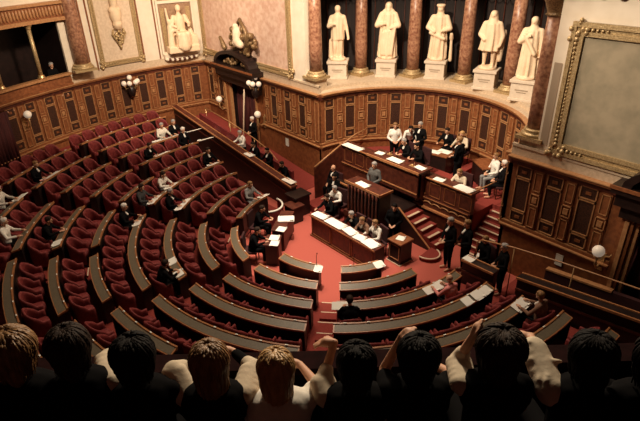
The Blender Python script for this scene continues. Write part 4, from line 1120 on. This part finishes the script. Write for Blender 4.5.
ts(-.05, -.12, .812, .34, .75, 0, 'long white papers left of centre on the stenographers desk', 3)
ts(.62, -.10, .812, .3, .5, -8, 'white papers in the middle of the stenographers desk', 2)
ts(1.12, -.14, .812, .3, .4, 6, 'white papers right of centre on the stenographers desk', 2)
ts(1.62, -.14, .812, .34, .5, -5, 'white papers at the right end of the stenographers desk', 4)
ts(1.98, .82, .785, .26, .24, 20, 'single white sheet on the small box desk')
ts(-.05, 1.12, 1.825, .28, .5, -4, 'white speech papers on the dark speaking rostrum')
ts(-2.45, 2.88, 2.01, .3, .95, 0, 'long white papers on the left wing of the rostrum', 3)
ts(-.85, 2.75, 2.255, .26, .3, 8, 'white papers at the left end of the raised desk', 3)
ts(-.05, 2.66, 2.255, .3, .6, 0, 'large white paper before the presiding man', 3)
ts(.95, 2.78, 2.255, .26, .4, -6, 'white paper at the right end of the raised desk', 2)
ts(1.65, 2.95, 2.01, .24, .35, 5, 'small white papers on the right wing of the rostrum', 2)
ts(2.6, 2.95, 2.01, .32, .6, -4, 'white papers before the writer on the right wing', 4)
ts(-.1, 4.75, 2.005, .3, .6, 12, 'white papers on the side table, nearer sheet', 2)
ts(.2, 5.02, 2.005, .3, .5, 5, 'white papers on the side table, farther sheet', 3)
ts(-1.42, -1.10, .775, .5, .36, -38, 'heap of white papers on the front desk by the curved enclosure', 5)
ts(-.98, -1.62, .775, .3, .3, 30, 'single white sheet at the near end of the desk by the curved enclosure', 2)
ts(-.70, -2.10, .775, .3, .3, 40, 'upper white sheet on the small front desk', 2)
ts(-.42, -2.28, .775, .3, .26, 40, 'lower white sheet on the small front desk', 2)
ts(4.25, 1.15, 1.0, .3, .3, 0, 'white sheet on the short bench end by the right stairs', 2)
ts(-9.1, 1.12, .955, .26, .5, 0, 'white papers on the red settee behind the ministers bench', 2)
ts(-10.2, 1.12, 1.065, .26, .4, 0, 'small white papers farther up the red settee, nearest the left doorway', 2)
ts(-5.95, .42, 1.345, .26, .5, 0, 'white papers on the middle of the ministers bench', 2)
ts(-3.3, .44, 1.06, .28, .6, 0, 'white papers at the near end of the ministers bench', 3)
ts(3.7, 2.67, .162, .2, .4, 5, 'white sheet lying on the lowest right end steps', 1)
# small lamp / inkstands on the raised desk
for x, y, l in ((-.55, 2.9, 'small brass inkstand left of the presiding man'), (.66, 2.7, 'small brass inkstand right of the presiding man')):
    b = MB(); b.box(-.1, .1, -.06, .06, 0, .02); b.lathe((0, 0, .02), [(.04, 0), (.045, .03), (.02, .06)], 10); b.tube([(.07, 0, .02), (.09, 0, .14)], .006)
    o = b.build('inkstand', 'brass'); o.location = (x, y, 2.25); tag(o, l, 'inkstand', 'inkstands on the raised desk')
# microphone stems on the front desks
for a, l in ((302, 'thin microphone stem on the short middle front desk'), (329, 'thin microphone stem on the short right front desk')):
    q = polar(rad(0) - .12, a, dz(0)); b = MB(); b.tube([(0, 0, 0), (0, 0, .3), (.03, 0, .4)], .008); b.ball((.035, 0, .42), .018, 0, 8, 6)
    o = b.build('microphone', 'black'); o.location = q; tag(o, l, 'microphone', 'microphones')
# chairs behind the rostrum
def simple_chair(x, y, z, rz, label):
    t = empty('office_chair', label, 'chair', (x, y, z), rz)
    b = MB(); b.box(-.22, .22, -.23, .23, .38, .46); bev(b.build('seat', 'velvet_dark', t), .03)
    b = MB(); b.box(-.26, -.19, -.22, .22, .46, .98); bev(b.build('backrest', 'velvet_dark', t), .02)
    for sx in (-.19, .17):
        for sy in (-.19, .17):
            b = MB(); b.box(sx, sx + .03, sy, sy + .03, 0, .38); b.build('leg', 'wood_dark', t)
for x, y, z, r_, l in ((-.18, 3.46, 1.62, -95, 'chair under the presiding man'), (.42, 3.46, 1.62, -100, 'chair under the dark-haired person beside the presiding man'), (-.15, 5.65, 1.4, -80, 'chair of the dark-suited man at the side table'),
    (.45, 5.75, 1.4, -85, 'chair of the pale-jacketed person at the side table'), (2.85, 4.75, 1.2, -140, 'chair of the white-haired man right of the niche'), (2.3, 5.1, 1.2, -120, 'chair of the person in grey skirt'),
    (4.15, 2.07, 0, -110, 'chair of the person sitting at the foot of the right end stairs'), (-2.35, 1.87, .26, -90, 'chair of the bald man left of the speaking rostrum'), (-1.75, 1.37, .26, -70, 'chair of the dark-haired man left of the speaking rostrum'),
    (-1.15, 1.02, .26, -80, 'chair of the white-jacketed person left of the speaking rostrum'), (2.15, 3.52, 1.2, -90, 'chair of the writer at the right wing'), (.28, .52, 0, -90, 'chair of the grey-haired stenographer'), (.80, .52, 0, -90, 'chair of the stenographer in brown'), (1.3, .52, 0, -100, 'chair of the stenographer in the pale jacket'),
    (-1.1, .58, 0, -90, 'chair of the man in black at the left end of the long desk'), (-2.2, -1.78, 0, 32, 'chair at the front desk next to the curved enclosure'), (-1.08, -2.75, 0, 45, 'chair at the front desk piled with papers')):
    simple_chair(x, y, z, R(r_), l)
b = MB(); b.box(-2.75, -.75, .75, 2.2, 0, .26); struct(b.build('floor', 'carpet_shaded'))

# ================================================================== PUBLIC GALLERY (foreground)
GF = Vector((-0.77544604, 0.63141384, 0)); GS = Vector((0.63141384, 0.77544604, 0))
def gp(s, z, f): return Vector((CAM.x, CAM.y, 0)) + GF * f + GS * s + Vector((0, 0, z))
gfn = lambda s, f, z: tuple(gp(s, z, f))
b = MB()
b.box(-3.2, 3.6, 2.75, 2.86, 5.4, 6.36, 0, gfn); b.box(-3.2, 3.6, 2.74, 2.92, 6.34, 6.40, 1, gfn)
t = b.build('gallery_parapet', ['black', 'parapet_cloth']); tag(t, 'dark velvet-topped parapet in front of the row of spectators', 'parapet')
b = MB()
b.box(-3.2, 3.6, -1.5, 2.75, 5.2, 5.4, 0, gfn); b.box(-3.2, 3.6, 1.0, 1.8, 5.4, 6.0, 0, gfn); b.box(-3.2, 3.6, -1.5, 1.0, 5.4, 6.7, 0, gfn)
struct(b.build('floor', 'black_wood'))
b = MB(); b.box(-3.2, 3.6, -1.6, -1.5, 5.2, 11, 0, gfn); b.box(-3.3, -3.2, -1.6, 2.9, 5.2, 11, 0, gfn); b.box(3.6, 3.7, -1.6, 2.9, 5.2, 11, 0, gfn)
struct(b.build('wall_gallery', 'drape'))  # unseen walls around the camera, added to keep the foreground dark
b = MB(); b.box(-3.3, 3.7, -1.6, 1.5, 11, 11.1, 0, gfn); struct(b.build('ceiling', 'drape'))  # unseen, added to shade the gallery from the skylight
b = MB(); b.box(-3.0, 3.4, 1.9, 2.35, 5.85, 6.12, 0, gfn); bev(b.build('gallery_bench', 'velvet_dark'), .03)
tag(bpy.data.objects['gallery_bench'], 'dark upholstered bench carrying the row of spectators', 'bench')
b = MB(); b.box(-3.0, 3.4, 1.9, 2.35, 5.4, 5.85, 0, gfn); struct(b.build('trim_7', 'black_wood'))

def spectator(s, z, label, hair, top, f=2.25, hs=1.0, long=.0, arms=(), sleeves=None, skin_arms=True, turn=0.0, short_sleeve=False, hair_w=1.0):
    """s, z, f: head centre. arms: list of (elbow, wrist, finger direction) in gallery coordinates (s, z, f)."""
    t = empty('person', label, 'person', gp(s, 6.12, f)); base = gp(s, 6.12, f)
    def L(ss, zz, ff): return gp(ss, zz, ff) - base
    b = MB(); c = (s, z, f)
    H = lambda ds, dz_, df: L(s + ds, z + dz_, f + df)
    # body: head with face turned to the hall, neck, torso, thighs
    b.capsule(H(0, .02, 0), H(0, -.03, .02), .092, .075); b.capsule(H(0, .0, .08), H(0, -.03, .10), .014, .02); b.capsule(H(0, -.08, .05), H(0, -.09, .055), .03, .03)
    for q in (-1, 1): b.capsule(H(q * .085, 0, .0), H(q * .09, -.03, -.005), .018, .014)
    b.capsule(H(0, -.08, -.01), H(0, -.22, -.03), .055, .06)
    b.capsule(H(-.13, -.27, -.02), H(.13, -.27, -.02), .05, .05); b.capsule(H(0, -.33, -.02), H(0, -.75, -.05), .125, .13)
    for q in (-1, 1): b.capsule(H(q * .09, -.78, -.03), H(q * .11, -.80, .34), .08, .06); b.capsule(H(q * .11, -.80, .34), H(q * .11, -1.2, .36), .055, .04)
    jk = MB()
    jk.capsule(H(-.135, -.275, -.02), H(.135, -.275, -.02), .068, .068); jk.capsule(H(-.06, -.33, -.03), H(.06, -.33, -.03), .15, .15)
    jk.capsule(H(0, -.4, -.03), H(0, -.78, -.05), .165, .17); jk.capsule(H(0, -.19, -.02), H(0, -.24, -.02), .07, .10)
    lg = MB()
    for q in (-1, 1): lg.capsule(H(q * .09, -.78, -.03), H(q * .11, -.80, .34), .09, .07); lg.capsule(H(q * .11, -.80, .34), H(q * .11, -1.2, .36), .065, .05)
    for q in (-1, 1):
        A = [a for a in arms if a[0] == q]
        shp = H(q * .175, -.29, -.01)
        if A:
            _, e, w, fd = A[0]; e = L(*e); w = L(*w); fd = (L(*fd) - w).normalized()
        else:
            e = H(q * .23, -.56, .06); w = H(q * .12, -.60, .27); fd = (H(0, -.6, .35) - w).normalized()
        b.capsule(shp, e, .042, .036); b.capsule(e, w, .036, .024)
        u = fd; sd = u.cross(Vector((0, 0, 1))); sd = sd.normalized() if sd.length > .1 else GS.copy()
        b.capsule(w, w + u * .06, .026, .033); b.capsule(w + u * .03 - sd * .015, w + u * .07 - sd * .018, .022, .02); b.capsule(w + u * .03 + sd * .015, w + u * .07 + sd * .018, .022, .02)
        dn = Vector((0, 0, -.012))
        for k, ln in ((-1.5, .040), (-.5, .052), (.5, .048), (1.5, .034)):
            k0 = w + u * .075 + sd * k * .017; k1 = k0 + u * ln * .7 + sd * k * .004 + dn * .5; k2 = k1 + u * ln * .6 + dn * 1.6
            b.capsule(k0, k1, .0100, .0092, 8); b.capsule(k1, k2, .0092, .0082, 8)
        b.capsule(w + u * .02 - sd * q * .026, w + u * .055 - sd * q * .052, .011, .010, 8); b.capsule(w + u * .055 - sd * q * .052, w + u * .085 - sd * q * .050, .010, .0085, 8)
        jk.capsule(shp, e if not short_sleeve else shp + (e - shp) * .62, .062, .052 if not short_sleeve else .058)
        if not short_sleeve and sleeves != 'none': jk.capsule(e, e + (w - e) * .85, .050, .036)
    o = bpy.data.objects.new('body', remesh(b, 'body', ['skin'], .0085, 2)); col.objects.link(o); o.parent = t
    o = bpy.data.objects.new('top', remesh(jk, 'top', [top], .013, 6)); col.objects.link(o); o.parent = t
    o = bpy.data.objects.new('trousers', remesh(lg, 'trousers', ['black'], .02, 3)); col.objects.link(o); o.parent = t
    if sleeves and sleeves != 'none':       # pale rolled sleeves seen apart from a dark garment
        for q, e, w, fd in arms:
            bulk = 1.3 if 'crumpled' in label else 1.0
            sv = MB(); shp = H(q * .175, -.29, -.01); e = L(*e); w = L(*w)
            sv.capsule(shp, e, .070 * bulk, .060 * bulk); sv.capsule(e, e + (w - e) * .3, .058, .048)
            if bulk > 1:
                rn = random.Random(3)
                for k in range(26):
                    u_ = rn.random(); c_ = shp + (e - shp) * u_; o_ = Vector((rn.uniform(-1, 1), rn.uniform(-1, 1), rn.uniform(-.3, 1))).normalized() * .075
                    sv.capsule(c_ + o_, c_ + o_ * .9 + Vector((rn.uniform(-.05, .05), rn.uniform(-.05, .05), 0)), .022, .014, 8)
            for k in range(5): sv.capsule(shp + (e - shp) * (k / 5) + Vector((0, 0, .012)) - GS * .03, shp + (e - shp) * (k / 5 + .10) + GS * .03, .058, .056)
            o = bpy.data.objects.new('sleeve', remesh(sv, 'sleeve', [sleeves], .010, 5)); col.objects.link(o); o.parent = t
    hr = MB(); w_ = hair_w
    hr.ball(H(0, .01, -.02), .108 * w_, 0, 20, 12, .120, .108 * w_)
    if long: hr.ball(H(0, -.10, -.055), .085 * w_, 0, 14, 10, .11 + long * .3, .06)
    rnd = random.Random(int(s * 100) + 5)
    RX = .113 * w_; RZ = .122
    for k in range(230):                     # single locks from the crown over the head and down
        a = rnd.uniform(0, 2 * pi) if k < 90 else rnd.uniform(pi * 1.0, pi * 2.0)
        if sin(a) > .55: end = rnd.uniform(.1, .35)
        else: end = rnd.uniform(-.55, -.25)
        pts = []; j = rnd.uniform(-.25, .25); cs, sn = cos(a), sin(a); th0 = rnd.uniform(.75, 1.45)
        for q in range(7):
            th = th0 + (end - th0) * q / 6; aa = a + j * q / 6
            pts.append(H(RX * cos(th) * cos(aa), .01 + RZ * sin(th), -.02 + RX * cos(th) * sin(aa)))
        if sin(a) < .3:
            dn = rnd.uniform(.02, .07) + (long * rnd.uniform(.6, 1.1) if long else 0)
            l_ = pts[-1]; m_ = H(0, 0, -.05); inw = (Vector((m_.x, m_.y, 0)) - Vector((l_.x, l_.y, 0))) * .12
            for q in (1, 2, 3): pts.append(l_ + inw * q * (1 if not long else .6) + Vector((0, 0, -dn * q / 3)) + GS * .006 * rnd.uniform(-1, 1))
        n_ = len(pts); w0 = rnd.uniform(.007, .012)
        hr.tube(pts, [w0 * (1 - .65 * (q / (n_ - 1)) ** 2) for q in range(n_)], 0, 5)
    hr.build('hair', hair, t)
    return t
spectator(-1.73, 7.16, 'spectator with golden-brown hair at the left edge of the gallery row', 'hair_brown', 'black', 2.2, hair_w=1.18, long=.06)
spectator(-1.44, 7.13, 'dark-haired spectator with one pale sleeve, second from the left in the gallery row', 'hair_dark', 'black', hair_w=1.05, long=.07, arms=[(1, (-1.36, 6.82, 2.46), (-1.33, 6.66, 2.50), (-1.34, 6.60, 2.54))], sleeves='cream_cloth', short_sleeve=True)
spectator(-1.09, 7.05, 'black-haired spectator in black, third from the left in the gallery row', 'hair_black', 'black', hair_w=1.1, long=.07)
spectator(-.66, 6.99, 'long light-brown-haired spectator with cream sleeves, left of the blond one', 'hair_brown', 'black', long=.22, arms=[(-1, (-.93, 6.80, 2.36), (-.80, 6.62, 2.62), (-.70, 6.62, 2.66)), (1, (-.45, 6.70, 2.46), (-.62, 6.64, 2.68), (-.72, 6.64, 2.70))], sleeves='cream_cloth')
spectator(-.28, 6.92, 'blond spectator in a white short-sleeved top', 'hair_blond', 'white_cloth', long=.20, hair_w=.95, arms=[(1, (-.06, 6.62, 2.4), (-.16, 6.58, 2.60), (-.25, 6.57, 2.64))], short_sleeve=True)
spectator(.19, 6.95, 'black-haired spectator with hand held out beside the head and pale sleeve', 'hair_black', 'black', arms=[(-1, (-.01, 6.70, 2.33), (.07, 6.86, 2.50), (-.02, 6.84, 2.53))], sleeves='cream_cloth', short_sleeve=True, long=0.07)
spectator(.55, 7.0, 'dark-haired spectator in black resting a bare arm on top of the head', 'hair_black', 'black', hair_w=1.08, arms=[(-1, (.385, 6.70, 2.42), (.47, 7.02, 2.36), (.53, 7.12, 2.32)), (1, (.79, 6.69, 2.38), (.68, 6.60, 2.6), (.6, 6.6, 2.65))], short_sleeve=True, long=0.07)
spectator(.995, 7.08, 'dark-haired spectator with raised hand and cream sleeve, right of the bare-armed one', 'hair_dark', 'black', 2.2, hair_w=1.22, arms=[(-1, (.84, 6.78, 2.40), (.885, 7.06, 2.32), (.91, 7.16, 2.31))], sleeves='cream_cloth', short_sleeve=True, long=0.1)
spectator(1.49, 7.07, 'black-haired spectator in a crumpled cream shirt, second from the right', 'hair_black', 'black', 2.15, hair_w=1.1, arms=[(-1, (1.30, 6.86, 2.40), (1.36, 6.80, 2.58), (1.26, 6.78, 2.60))], sleeves='cream_cloth', short_sleeve=True, long=0.07)
spectator(1.78, 7.12, 'dark spectator at the right edge of the gallery row', 'hair_black', 'black', 2.05, hair_w=1.1, long=0.07)
